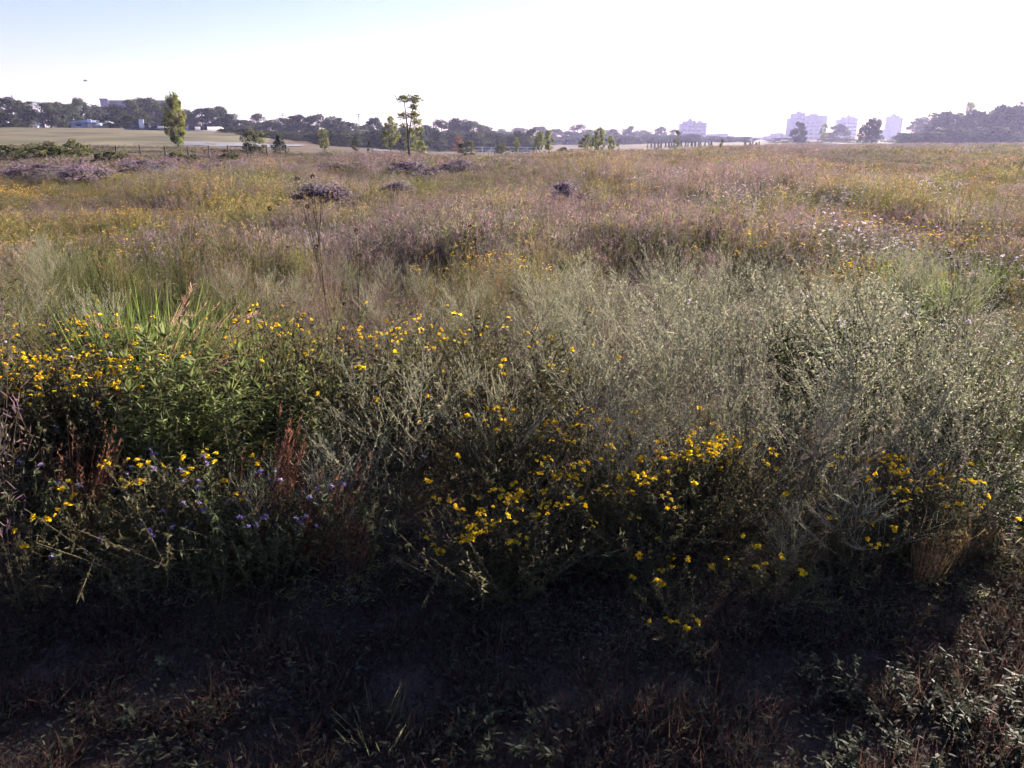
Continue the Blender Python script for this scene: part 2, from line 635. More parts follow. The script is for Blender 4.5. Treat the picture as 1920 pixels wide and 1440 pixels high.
def seedstalk(seed, H=1.3):
    rng = np.random.default_rng(seed)
    st, hds = MB(), []
    d = unit(np.array([rng.normal(0, .07), rng.normal(0, .07), 1]))
    c = (.07, .05, .045)
    st.tubes([[0, 0, -.02]], [d], H, .0024, .0014, [c], droop=.02, nseg=6)
    heads = [(d * H - [0, 0, .02 * H], d)]
    for b in range(rng.integers(2, 5)):
        t = rng.uniform(.45, .8)
        dd = unit(d + rng.normal(0, .3, 3))
        ln = H * rng.uniform(.15, .3)
        st.tubes([d * H * t], [dd], ln, .0026, .0016, [c], droop=-.1)
        heads.append((d * H * t + dd * ln + [0, 0, .1 * ln], dd))
    for p, q in heads:
        n = 44
        D = unit(rng.normal(size=(n, 3)) + q * .6)
        hd = MB()
        hds.append(hd)
        hd.strips(p + D * .006, D, rng.uniform(.006, .012, n), .005, cvar(rng, (.045, .028, .022), n), nseg=2, rng=rng)
    return [('stem', st.mesh('stem', M_STEM))] + [('seed_head', h.mesh('seed_head', M_STEM)) for h in hds]


def rosette(seed, H=.10, n=15, ll=.030, lw=.0085, col=(.045, .052, .032)):
    rng = np.random.default_rng(seed)
    mb = MB()
    k = 4
    for s_ in range(k):
        a0 = rng.random() * 6.28
        d = unit(np.array([math.cos(a0) * .5, math.sin(a0) * .5, 1]))
        h = H * rng.uniform(.5, 1.2)
        mb.tubes([[0, 0, -.01]], [d], h, .002, .0012, [col])
        a = np.arange(n) * 2.4
        t = rng.uniform(.3, 1, n)
        el = rng.uniform(.1, 1.0, n)
        D = np.stack([np.cos(a) * np.cos(el), np.sin(a) * np.cos(el), np.sin(el)], 1)
        mb.strips(d * (h * t)[:, None], D, ll * rng.uniform(.6, 1.2, n), lw * rng.uniform(.6, 1.1, n), cvar(rng, col, n), droop=.2, nseg=3, side=np.cross(D, [0, 0, 1]) + rng.normal(0, .2, (n, 3)), rng=rng)
    return mb.mesh('leaves', M_LEAF)


# ------------------------------------------------------------ placing individual plants
def put(name, parts, px, Y, top, H, label, cat, group, rz=None, zoff=0.0, wide=1.0):
    """stand a plant so that its top reaches the given photo row; parts = [(name, mesh)]"""
    p = at(px, 700, Y)
    p = at(px, top, Y)
    z = th(p.x, Y)
    s = max(.12, (p.z - z)) / H
    o = thing(name, (p.x, Y, z + zoff), random.random() * 6.28 if rz is None else rz)
    o.scale = (s * wide, s * wide, s)
    for nm, me in parts:
        child(nm, me, o)
    return tag(o, label, cat, group)


WISPY = [wispy(100 + i, nprim=14 + i % 3) for i in range(5)]
GRP_W = 'airy grey-green bushes'
LOC = [
    (735, 2.95, 690, 1.25, 'airy grey-green bush alone left of the middle, in front of the rust-red plume'),
    (1610, 3.15, 560, 1.2, 'largest airy grey-green bush, right of the middle above the two rows of yellow flowers'),
    (1100, 3.25, 640, 1.15, 'airy grey bush whose long bare twigs fan out over the dark hollow in the middle'),
    (1455, 3.5, 585, 1.2, 'tall airy grey bush just left of the largest grey bush'),
    (1620, 2.62, 900, 1.5, 'low sprawling airy bush at the lower right with twigs lying over the shade'),
    (1190, 2.85, 800, 1.1, 'small airy bush poking up out of the brightest yellow flowers'),
    (1030, 2.75, 900, 1.2, 'low twiggy bush hanging over the yellow flowers at the shade edge'),
    (1780, 3.0, 700, 1.2, 'airy green bush at right between the largest grey bush and the leafy stalks'),
    (860, 3.4, 690, 1.0, 'thin grey bush just right of the lone airy bush'),
    (1300, 3.0, 760, 1.0, 'sparse airy bush at the left foot of the tall grey bushes'),
    (1000, 4.2, 590, 1.2, 'rounded grey bush behind the orange flowers in the middle'),
    (1250, 4.0, 560, 1.3, 'dense grey bush behind the dark hollow'),
    (1700, 3.8, 570, 1.2, 'pale airy bush behind the largest grey bush on its right'),
    (30, 4.6, 560, 1.2, 'grey twiggy bush at the left edge behind the yellow flowers'),
    (600, 2.75, 830, 1.0, 'small grey-green bush growing through the rust-red grass'),
    (1900, 3.3, 640, 1.1, 'airy green bush at the right edge among lilac flowers'),
    (480, 2.62, 900, .8, 'short shaded bush among violet flowers at lower left'),
    (1480, 2.55, 960, 1.1, 'low dim bush at the shade edge right of the pale yellow flowers'),
    (960, 2.5, 985, .9, 'lowest twig spray lying over the front yellow flowers'),
]
LOC += [
    (1350, 3.35, 600, 1.1, 'tall airy bush midway between the dark hollow and the tallest grey bushes'),
    (1535, 2.95, 650, 1.0, 'airy bush crossing in front of the left side of the largest grey bush'),
    (1705, 3.05, 645, 1.0, 'airy bush crossing in front of the right side of the largest grey bush'),
    (1225, 3.3, 655, 1.0, 'slender airy bush right of the dark hollow'),
    (945, 3.15, 705, .9, 'slender airy bush at the left rim of the dark hollow'),
    (1405, 2.95, 735, .9, 'small airy bush standing behind the brightest yellow bank'),
    (1815, 3.4, 610, 1.0, 'airy bush rising among the lilac flowers at right'),
    (1150, 3.6, 580, 1.0, 'airy bush showing over the twigs of the dark hollow'),
]
for i, (px, Y, top, wd, lab) in enumerate(LOC):
    a, b = WISPY[i % 5]
    put('airy_bush', [('stem', a), ('foliage', b)], px, Y, top, .95, lab, 'bush', GRP_W, wide=wd)
for i in range(30):
    px = random.uniform(900, 1840)
    Y = random.uniform(4.0, 8.2)
    top = 560 - (Y - 3.7) * 27 + random.uniform(-15, 35)
    a, b = WISPY[i % 5]
    put('airy_bush', [('stem', a), ('foliage', b)], px, Y, top, .95, 'airy grey bush in the dense thicket behind the front row of grey bushes', 'bush', 'grey bushes massed in the thicket', wide=1.15)
for i in range(22):
    px = random.choice([random.uniform(-60, 200), random.uniform(380, 900)])
    Y = random.uniform(4.6, 8.5)
    top = 545 - (Y - 4.6) * 26 + random.uniform(-15, 35)
    a, b = WISPY[(i + 2) % 5]
    put('airy_bush', [('stem', a), ('foliage', b)], px, Y, top, .95, 'thin grey bush scattered in the grass left of the thicket', 'bush', 'grey bushes scattered on the left', wide=.9)

LEAFY = [leafy(200 + i) for i in range(4)]
LF = [
    (265, 3.35, 600, 'tall leafy stalk, leftmost of the three rising above the green clump'),
    (352, 3.3, 588, 'tallest leafy stalk in the middle of the green clump at left'),
    (385, 3.45, 590, 'tall leafy stalk just right of the tallest one in the green clump'),
    (1852, 2.78, 905, 'bright green leafy stalk at the right edge in front, tip beside a yellow flower'),
    (1893, 2.95, 850, 'bright green leafy stalk at the right edge, behind the front one'),
    (1922, 2.85, 870, 'leafy stalk cut by the right edge of the picture'),
    (302, 3.4, 618, 'leafy stalk between the leftmost and the tallest of the green clump'), (430, 3.4, 632, 'leafy stalk on the right shoulder of the green clump'),
    (232, 3.45, 645, 'leafy stalk at the left end of the green clump'), (478, 3.35, 655, 'leafy stalk low on the right of the green clump'),
    (525, 3.4, 675, 'leafy stalk at the right end of the green clump'), (575, 3.5, 672, 'last leafy stalk right of the green clump, left of the lone airy bush'),
    (752, 3.9, 605, 'single leafy stalk standing in the orange flowers in the middle'),
]
for i, (px, Y, top, lab) in enumerate(LF):
    a, b = LEAFY[i % 4]
    put('leafy_stalk', [('stem', a), ('foliage', b)], px, Y, top, 1.03, lab, 'plant', 'tall leafy stalks', wide=1.1)
for i in range(46):
    px = random.uniform(195, 600)
    Y = random.uniform(3.0, 3.7)
    top = np.interp(px, [195, 250, 400, 480, 600], [720, 660, 650, 690, 700]) + random.uniform(-15, 55) + (3.3 - Y) * 60
    a, b = LEAFY[i % 4]
    put('leafy_stalk', [('stem', a), ('foliage', b)], px, Y, top + 28, 1.05, 'leafy stalk packed in the body of the green clump at left', 'plant', 'stalks in the green clump at left', wide=1.15)
for i in range(16):
    px = random.uniform(1820, 1990)
    Y = random.uniform(2.9, 3.6)
    a, b = LEAFY[i % 4]
    put('leafy_stalk', [('stem', a), ('foliage', b)], px, Y, random.uniform(790, 900), .95, 'leafy stalk in the green fringe along the right edge', 'plant', 'stalks along the right edge', wide=1.1)
for i in range(9):
    px = random.uniform(610, 860)
    Y = random.uniform(3.3, 4.2)
    a, b = LEAFY[i % 4]
    put('leafy_stalk', [('stem', a), ('foliage', b)], px, Y, random.uniform(640, 730), .95, 'leafy stalk half hidden behind the lone airy bush', 'plant', 'stalks behind the lone airy bush', wide=1)

HEADS = {k: [petal_head(300 + i, k) for i in range(3)] for k in ('yellow', 'violet', 'lilac')}
FORB = [forb(320 + i) for i in range(4)]
VFORB = [forb(340 + i, H=.42, ns=8, spread=.4, leaf=(.075, .09, .045), lw=.007, ll=.026) for i in range(3)]


def flower_plant(px, Y, top, kind, label, group, nfl=9, name='yellow_flower_plant', hs=1.2, bank=FORB, wide=1.0):
    a, b, tips = random.choice(bank)
    o = put(name, [('stem', a), ('foliage', b)], px, Y, top, .42, label, 'flower', group, wide=wide)
    s = o.scale
    tip = sorted(tips, key=lambda t: -t[0][2])[:max(2, int(nfl * .62))]
    for p, d in tip:
        k = hs * random.uniform(.38, .9)
        q = child('flower', random.choice(HEADS[kind]), o, tuple(p), (random.uniform(-.5, .5), random.uniform(-.5, .5), random.random() * 6.28))
        q.scale = (k / s[0], k / s[1], k / s[2])
    return o


YL = [  # px range, Y range, top range, count, flowers, label
    ((805, 1000), (2.36, 2.55), (935, 1030), 13, 7, 'yellow-flowered plant hanging over the shade at front centre', 'yellow flowers at front centre'),
    ((990, 1240), (2.55, 2.9), (850, 930), 14, 8, 'yellow-flowered plant in the middle, between the low twiggy bushes', 'yellow flowers between the twiggy bushes'),
    ((1220, 1430), (2.75, 3.0), (810, 860), 12, 11, 'plant in the brightest sunlit bank of yellow flowers, right of the middle', 'brightest bank of yellow flowers'),
    ((1600, 1740), (2.65, 2.85), (860, 895), 8, 8, 'yellow-flowered plant in the two short rows under the largest grey bush', 'yellow rows under the largest bush'),
    ((1690, 1860), (2.6, 2.75), (910, 950), 6, 5, 'yellow-flowered plant near the leafy stalks at the right edge', 'yellow flowers near the right edge'),
    ((-40, 260), (3.2, 3.6), (650, 720), 26, 11, 'bright yellow-flowered plant at the left edge beside the green clump', 'yellow flowers beside the green clump'),
    ((50, 190), (3.9, 4.4), (585, 620), 11, 9, 'yellow-flowered plant in the dull patch behind the left edge flowers', 'yellow patch behind the left edge flowers'),
    ((470, 630), (3.8, 4.4), (570, 640), 14, 9, 'yellow-flowered plant in the patch behind the green clump', 'yellow patch behind the green clump'),
    ((670, 1010), (3.5, 4.2), (600, 660), 22, 9, 'orange-yellow flower plant in the long patch behind the lone airy bush', 'orange patch behind the lone bush'),
    ((140, 440), (2.5, 2.75), (850, 930), 13, 5, 'yellow-flowered plant in deep shade below the green clump', 'shaded yellow flowers below the green clump'),
    ((-10, 95), (2.3, 2.45), (985, 1010), 4, 2, 'dim yellow-flowered plant at the left edge low in the shade', 'dim yellow flowers at the left edge'),
    ((1130, 1480), (2.2, 2.5), (1010, 1120), 15, 4, 'pale yellow-flowered plant fading into the dark shade at front right', 'pale yellow flowers in the dark shade'),
    ((1200, 1310), (2.08, 2.2), (1150, 1200), 4, 3, 'lowest pale yellow flower plant on the edge of the mown grass', 'lowest pale yellow flowers'),
    ((860, 1150), (2.9, 3.3), (750, 830), 12, 6, 'orange-yellow flower plant down in the dark hollow between the bushes', 'yellow flowers in the dark hollow'),
    ((1560, 1640), (2.5, 2.6), (965, 990), 3, 6, 'yellow-flowered plant among low sprawling twigs at lower right', 'yellow flowers under the sprawling bush'),
]
for (a, b), (y0, y1), (t0, t1), n, nf, lab, grp in YL:
    for i in range(math.ceil(n * (1.35 if t0 > 690 and t0 < 960 and nf > 5 or a < 0 and nf > 5 else .7))):
        flower_plant(random.uniform(a, b), random.uniform(y0, y1), random.uniform(t0, t1), 'yellow', lab, grp, nf, wide=.95)
VL = [
    ((230, 300), (2.35, 2.5), (975, 1030), 3, 'violet', 'violet-flowered plant, lowest of those in the dark shade at left', 'lowest violet flowers'),
    ((320, 400), (2.4, 2.55), (965, 1000), 4, 'violet', 'violet-flowered plant below the shaded yellow flowers', 'violet flowers below the yellow ones'),
    ((440, 560), (2.5, 2.7), (890, 990), 9, 'violet', 'violet-flowered plant beside the rust-red grass', 'violet flowers beside the rust grass'),
    ((290, 440), (2.65, 2.9), (840, 870), 8, 'violet', 'violet-flowered plant tucked under the green clump', 'violet flowers under the green clump'),
    ((-20, 110), (2.6, 2.8), (840, 890), 8, 'violet', 'violet-flowered plant in shade at the left edge', 'violet flowers at the left edge'),
    ((655, 700), (2.6, 2.75), (880, 900), 3, 'violet', 'violet-flowered plant at the foot of the lone airy bush', 'violet flowers under the lone bush'),
    ((1690, 1930), (3.4, 4.6), (590, 730), 19, 'lilac', 'pale lilac-flowered plant in the green growth at the right edge', 'lilac flowers at the right edge'),
    ((1440, 1660), (3.9, 4.6), (570, 610), 6, 'lilac', 'pale lilac-flowered plant half hidden in the grey thicket', 'lilac flowers in the thicket'),
    ((40, 100), (3.3, 3.4), (655, 665), 2, 'lilac', 'pale lilac flower standing among the yellow flowers at left', 'lilac flowers among the yellow'),
]
for (a, b), (y0, y1), (t0, t1), n, k, lab, grp in VL:
    for i in range(n if k == 'lilac' else math.ceil(n * .6)):
        flower_plant(random.uniform(a, b), random.uniform(y0, y1), random.uniform(t0, t1), k, lab, grp, 6, 'violet_flower_plant' if k == 'violet' else 'lilac_flower_plant', 1.1, VFORB)

RUST = (.11, .055, .036)
TAN = (.24, .15, .075)
RT = [tuft(400 + i, 36, .8, .0035, .12, (.22, .0, 0), .25, RUST, .05, ((.15, .07, .045), 18, 14)) for i in range(2)]
PLUME = tuft(410, 60, .8, .003, .05, (.34, 0, 0), .12, RUST, .025, ((.15, .068, .045), 44, 30))
TT = [tuft(420 + i, 70, .7, .0035, .18, (-.1, 0, 0), .3, TAN, .06, ((.26, .17, .09), 30, 16)) for i in range(2)]
put('rust_grass', [('blades', PLUME[0]), ('seed_heads', PLUME[1])], 465, 2.72, 765, .75, 'rust-red grass plume leaning right in front of the green clump', 'grass tuft', 'rust-red grass tufts', rz=0.1, wide=.8)
for i in range(11):
    t = RT[i % 2]
    put('rust_grass', [('blades', t[0]), ('seed_heads', t[1])], random.uniform(390, 640), random.uniform(2.55, 2.85), random.uniform(800, 880), .75,
        'rust-red grass tuft standing around the leaning plume', 'grass tuft', 'rust-red tufts around the plume', rz=random.uniform(-.5, .5))
for i in range(7):
    t = RT[i % 2]
    put('rust_grass', [('blades', t[0]), ('seed_heads', t[1])], random.uniform(40, 125), random.uniform(2.7, 3.0), random.uniform(745, 830), .75,
        'rust-brown grass tuft under the yellow flowers at the left edge', 'grass tuft', 'rust tufts at the left edge', rz=random.uniform(-.5, .5))
for i in range(8):
    t = TT[i % 2]
    put('tan_grass', [('blades', t[0]), ('seed_heads', t[1])], random.uniform(1735, 1850), random.uniform(2.5, 2.75), random.uniform(925, 985), .65,
        'sunlit tan grass tuft left of the green stalks at the right edge', 'grass tuft', 'tan tufts at the right edge')
GT = [tuft(430 + i, 170, .85, .011, .24, None, .45, (.085, .115, .03), .10) for i in range(3)]
for i in range(15):
    put('grass_tussock', [('blades', GT[i % 3][0])], random.uniform(150, 300), random.uniform(3.9, 4.6), random.uniform(475, 570), .8,
        'broad-bladed green grass tussock behind the yellow patch at left', 'grass tuft', 'green tussocks at left')
for i in range(10):
    put('grass_tussock', [('blades', GT[i % 3][0])], random.uniform(330, 520), random.uniform(3.9, 4.6), random.uniform(510, 575), .8,
        'green grass tussock behind the tall leafy stalks', 'grass tuft', 'green tussocks behind the stalks')
for i in range(8):
    put('grass_tussock', [('blades', GT[i % 3][0])], random.uniform(1700, 1900), random.uniform(6.5, 10), random.uniform(420, 470), .8,
        'dark green grass tussock in the right distance above the lilac flowers', 'grass tuft', 'green tussocks at right')
PK = tuft(440, 130, .9, .005, .25, (.45, -.1, 0), .75, (.22, .14, .10), .08, ((.26, .16, .12), 60, 14))
for i in range(3):
    put('pale_grass', [('blades', PK[0]), ('seed_heads', PK[1])], 250 + 12 * i, 4.2 + .1 * i, 475 + 12 * i, .7, 'pale drooping tuft of dry grass between green tussocks at left', 'grass tuft', 'pale drooping tufts', rz=.2 * i)

STK = [seedstalk(450 + i) for i in range(4)]
SK = [(628, 4.6, 318, 'tall dry stalk with the biggest dark seed head, rising against the violet mound'),
      (598, 4.5, 322, 'tall dry stalk left of the one with the biggest seed head'),
      (655, 4.2, 425, 'dark leaning stalk with a seed head in the left middle'),
      (618, 3.7, 560, 'dark bare stalk crossing the orange patch'),
      (480, 3.4, 585, 'dark upright stalk at the right side of the green clump'),
      (880, 5.2, 420, 'thin dark stalk in the grey grass in the middle'),
      (1480, 5.2, 440, 'dark stalk standing over the grey thicket on the right'),
      (1790, 4.4, 455, 'dark branched stalk at right above the lilac flowers'),
      (1420, 4.0, 545, 'dark stalk among the grey bushes, left of the tallest')]
for i, (px, Y, top, lab) in enumerate(SK):
    put('seed_stalk', STK[i % 4], px, Y, top, 1.3, lab, 'dry stalk', 'dry stalks with seed heads')
for i in range(16):
    Y = random.uniform(6, 16)
    px = random.uniform(500, 1900)
    top = project(0, Y, random.uniform(.85, 1.15))[1]
    put('seed_stalk', STK[i % 4], px, Y, top, 1.3, 'thin dark seed stalk sticking out of the open meadow', 'dry stalk', 'seed stalks in the open meadow')

# foreground weeds and the cut clump
CUT = tuft(460, 46, .19, .011, .55, None, .06, (.15, .15, .075), .10)
o = put('cut_grass_clump', [('blades', CUT[0])], 700, 1.78, 1300, .19, 'clump of stiff cut-off grass blades in the dark mown strip', 'grass tuft', None)
ROS = [rosette(470 + i) for i in range(4)]
WD = [(982, 1262, 'tallest weed sprig on the dark mown grass, right of the cut clump'), (1000, 1305, 'broad-leaved weed just below the tallest sprig'),
      (905, 1310, 'small weed sprig left of the tallest one'), (857, 1325, 'small weed sprig nearest the cut clump'),
      (975, 1360, 'pale weed below the tallest sprig'), (890, 1375, 'weed patch at the bottom, right of the cut clump'), (1030, 1370, 'weed at the bottom right of the sprigs'),
      (560, 1232, 'pale weed alone, above and left of the cut clump'), (322, 1208, 'dim weed with divided leaves in the left shade'),
      (410, 1160, 'dim weed at the foot of the violet flowers'), (275, 1375, 'weed near the bottom left'), (340, 1410, 'lowest weed at the bottom left'), (230, 1310, 'dim broad weed at the lower left')]
for i, (px, top, lab) in enumerate(WD):
    Y = at(px, min(top + 55, 1436), 1)
    Yg = 1.6 / math.tan(PITCH + math.atan((min(top + 60, 1500) - 720) / F))
    put('weed', [('leaves', ROS[i % 4])], px, Yg, top, .12, lab, 'weed', 'weeds in the mown strip')
for i in range(30):
    px, top = random.uniform(1500, 1960), random.uniform(1225, 1440)
    Yg = 1.6 / math.tan(PITCH + math.atan((top + 34 - 720) / F))
    put('weed', [('leaves', ROS[i % 4])], px, Yg, top, .12, 'leafy weed in the sun-flecked patch at the bottom right corner', 'weed', 'weeds in the bottom right corner')

# ------------------------------------------------------------ meadow as stuff (instanced tufts)
def unlinked(me):
    return bpy.data.objects.new(me.name, me)


def gn_stuff(name, label, cat, P, sc, rz, idx, tint, meshes, flat=False):
    n = len(P)
    me = bpy.data.meshes.new(name)
    me.vertices.add(n)
    me.vertices.foreach_set('co', np.asarray(P, np.float32).ravel())
    def att(nm, ty, data):
        a = me.attributes.new(nm, ty, 'POINT')
        a.data.foreach_set({'FLOAT_VECTOR': 'vector', 'INT': 'value', 'FLOAT_COLOR': 'color'}[ty], data.ravel())
    att('sc', 'FLOAT_VECTOR', np.asarray(sc, np.float32))
    rot = np.zeros((n, 3), np.float32)
    rot[:, 2] = rz
    if not flat:
        rot[:, :2] = RNG.normal(0, .12, (n, 2))
    att('rot', 'FLOAT_VECTOR', rot)
    att('idx', 'INT', np.asarray(idx, np.int32))
    att('tint', 'FLOAT_COLOR', np.concatenate([tint, np.ones((n, 1))], 1).astype(np.float32))
    ob = bpy.data.objects.new(name, me)
    COL.objects.link(ob)
    g = bpy.data.node_groups.new(name + '_scatter', 'GeometryNodeTree')
    g.interface.new_socket('Geometry', in_out='INPUT', socket_type='NodeSocketGeometry')
    g.interface.new_socket('Geometry', in_out='OUTPUT', socket_type='NodeSocketGeometry')
    gi, go = g.nodes.new('NodeGroupInput'), g.nodes.new('NodeGroupOutput')
    iop = g.nodes.new('GeometryNodeInstanceOnPoints')
    gtoi = g.nodes.new('GeometryNodeGeometryToInstance')
    for m in reversed(meshes):
        oi = g.nodes.new('GeometryNodeObjectInfo')
        oi.inputs['Object'].default_value = unlinked(m)
        g.links.new(oi.outputs['Geometry'], gtoi.inputs[0])
    def named(nm, ty):
        a = g.nodes.new('GeometryNodeInputNamedAttribute')
        a.data_type = ty
        a.inputs['Name'].default_value = nm
        return a.outputs[0]
    g.links.new(gi.outputs[0], iop.inputs['Points'])
    g.links.new(gtoi.outputs[0], iop.inputs['Instance'])
    iop.inputs['Pick Instance'].default_value = True
    g.links.new(named('idx', 'INT'), iop.inputs['Instance Index'])
    e2r = g.nodes.new('FunctionNodeEulerToRotation')
    g.links.new(named('rot', 'FLOAT_VECTOR'), e2r.inputs[0])
    g.links.new(e2r.outputs[0], iop.inputs['Rotation'])
    g.links.new(named('sc', 'FLOAT_VECTOR'), iop.inputs['Scale'])
    g.links.new(iop.outputs[0], go.inputs[0])
    md = ob.modifiers.new('scatter', 'NODES')
    md.node_group = g
    return tag(ob, label, cat, kind='stuff')


def st_grass(seed, w, n, col, pc, rad=.2, H=1.0, lean=.16, heads=True, hk=9):
    rng = np.random.default_rng(seed)
    mb = MB()
    a = rng.random(n) * 6.283
    P = np.stack([np.cos(a), np.sin(a), 0 * a], 1) * (rad * np.sqrt(rng.random(n)))[:, None] - [0, 0, .03]
    D = unit(np.stack([rng.normal(0, lean, n), rng.normal(0, lean, n), np.ones(n)], 1))
    L = H * rng.uniform(.45, 1.05, n)
    dr = rng.uniform(.0, .3, n)
    mb.strips(P, D, L, w * rng.uniform(.6, 1.2, n), cvar(rng, col, n, .22), droop=dr, nseg=3, prof=lambda t: 1 - .9 * t, rng=rng)
    if heads:
        m = n // 3
        t = rng.uniform(.68, 1.0, (m, hk))
        c = P[:m, None] + D[:m, None] * (L[:m, None] * t)[..., None]
        c[..., 2] -= dr[:m, None] * L[:m, None] * t * t
        c = c.reshape(-1, 3) + rng.normal(0, .012, (m * hk, 3))
        mb.strips(c, unit(np.repeat(D[:m], hk, 0) + rng.normal(0, .6, (m * hk, 3))), rng.uniform(.02, .05, m * hk) * (1 + w * 30), w * 1.0, cvar(rng, pc, m * hk, .2), nseg=2, rng=rng)
    return mb.mesh('tuft', M_MEADOW)


def st_forb(seed, w, n, leaf, flower=None, nfl=0, fsz=.02, rad=.2, H=1.0, stems=14, ll=.03, aspect=.25):
    rng = np.random.default_rng(seed)
    mb = MB()
    a = rng.random(stems) * 6.283
    P0 = np.stack([np.cos(a), np.sin(a), 0 * a], 1) * (rad * .5 * np.sqrt(rng.random(stems)))[:, None] - [0, 0, .03]
    D = unit(np.stack([np.cos(a) * .3, np.sin(a) * .3, np.ones(stems)], 1) + rng.normal(0, .16, (stems, 3)) * [1, 1, .2])
    L = H * rng.uniform(.6, 1.05, stems)
    mb.strips(P0, D, L, w * .8, cvar(rng, np.array(leaf) * .9, stems), nseg=2, prof=lambda t: 1 - .5 * t, rng=rng)
    i = rng.integers(0, stems, n)
    t = rng.uniform(.2, 1, n) ** .7
    c = P0[i] + D[i] * (L[i] * t)[:, None] + rng.normal(0, .035, (n, 3))
    mb.strips(c, unit(D[i] * .5 + rng.normal(0, .6, (n, 3))), ll * rng.uniform(.6, 1.4, n), np.maximum(w, ll * aspect) * rng.uniform(.7, 1.2, n), cvar(rng, leaf, n, .22), droop=.15, nseg=2, rng=rng)
    if flower is not None:
        i = rng.integers(0, stems, nfl)
        c = P0[i] + D[i] * (L[i] * rng.uniform(.92, 1.04, nfl))[:, None] + rng.normal(0, .035, (nfl, 3)) * [1, 1, .6]
        for q in range(3):
            mb.strips(c, unit(rng.normal(0, 1, (nfl, 3)) * [1, 1, .4]), fsz * rng.uniform(.6, 1.2, nfl), fsz * .8, cvar(rng, flower, nfl, .15, .04), nseg=2, rng=rng)
    return mb.mesh('tuft', M_MEADOW)


MAUVE, MAUVE_H = (.122, .097, .078), (.19, .132, .142)
GREEN = (.075, .085, .032)
GREY = (.115, .11, .075)
OLIVE = (.10, .105, .038)
LODW = (.0035, .009, .03)        # blade widths near / middle / far
LODN = (1.0, .62, .3)
TYPES = {}


def lods(fn):
    out = []
    for k in range(3):
        for v in range(2):
            out.append(fn(k, v))
    return out


TYPES['mauve'] = lods(lambda k, v: st_grass(500 + 7 * k + v, LODW[k], int(70 * LODN[k]), MAUVE, MAUVE_H))
TYPES['green'] = lods(lambda k, v: st_grass(520 + 7 * k + v, LODW[k] * 1.3, int(70 * LODN[k]), GREEN, GREEN, heads=False, lean=.22))
TYPES['rust'] = lods(lambda k, v: st_grass(540 + 7 * k + v, LODW[k], int(70 * LODN[k]), (.155, .10, .065), (.25, .145, .115)))
TYPES['grey'] = lods(lambda k, v: st_forb(560 + 7 * k + v, LODW[k], int(420 * LODN[k]), GREY, ll=(.028, .034, .06)[k], aspect=.22))
TYPES['olive'] = lods(lambda k, v: st_forb(580 + 7 * k + v, LODW[k], int(260 * LODN[k]), OLIVE, ll=(.055, .06, .08)[k], aspect=.22))
TYPES['yellow'] = lods(lambda k, v: st_forb(600 + 7 * k + v, LODW[k], int(260 * LODN[k]), (.12, .105, .04), (.60, .37, .03), (34, 22, 12)[k], (.02, .028, .06)[k], ll=(.028, .034, .06)[k]))
TYPES['lilac'] = lods(lambda k, v: st_forb(620 + 7 * k + v, LODW[k], int(300 * LODN[k]), (.115, .12, .07), (.40, .34, .42), (20, 18, 12)[k], (.018, .024, .05)[k], ll=(.03, .034, .06)[k]))
TYPES['gold'] = lods(lambda k, v: st_grass(640 + 7 * k + v, LODW[k], int(70 * LODN[k]), (.125, .115, .04), (.215, .165, .07)))
NAMES = list(TYPES)

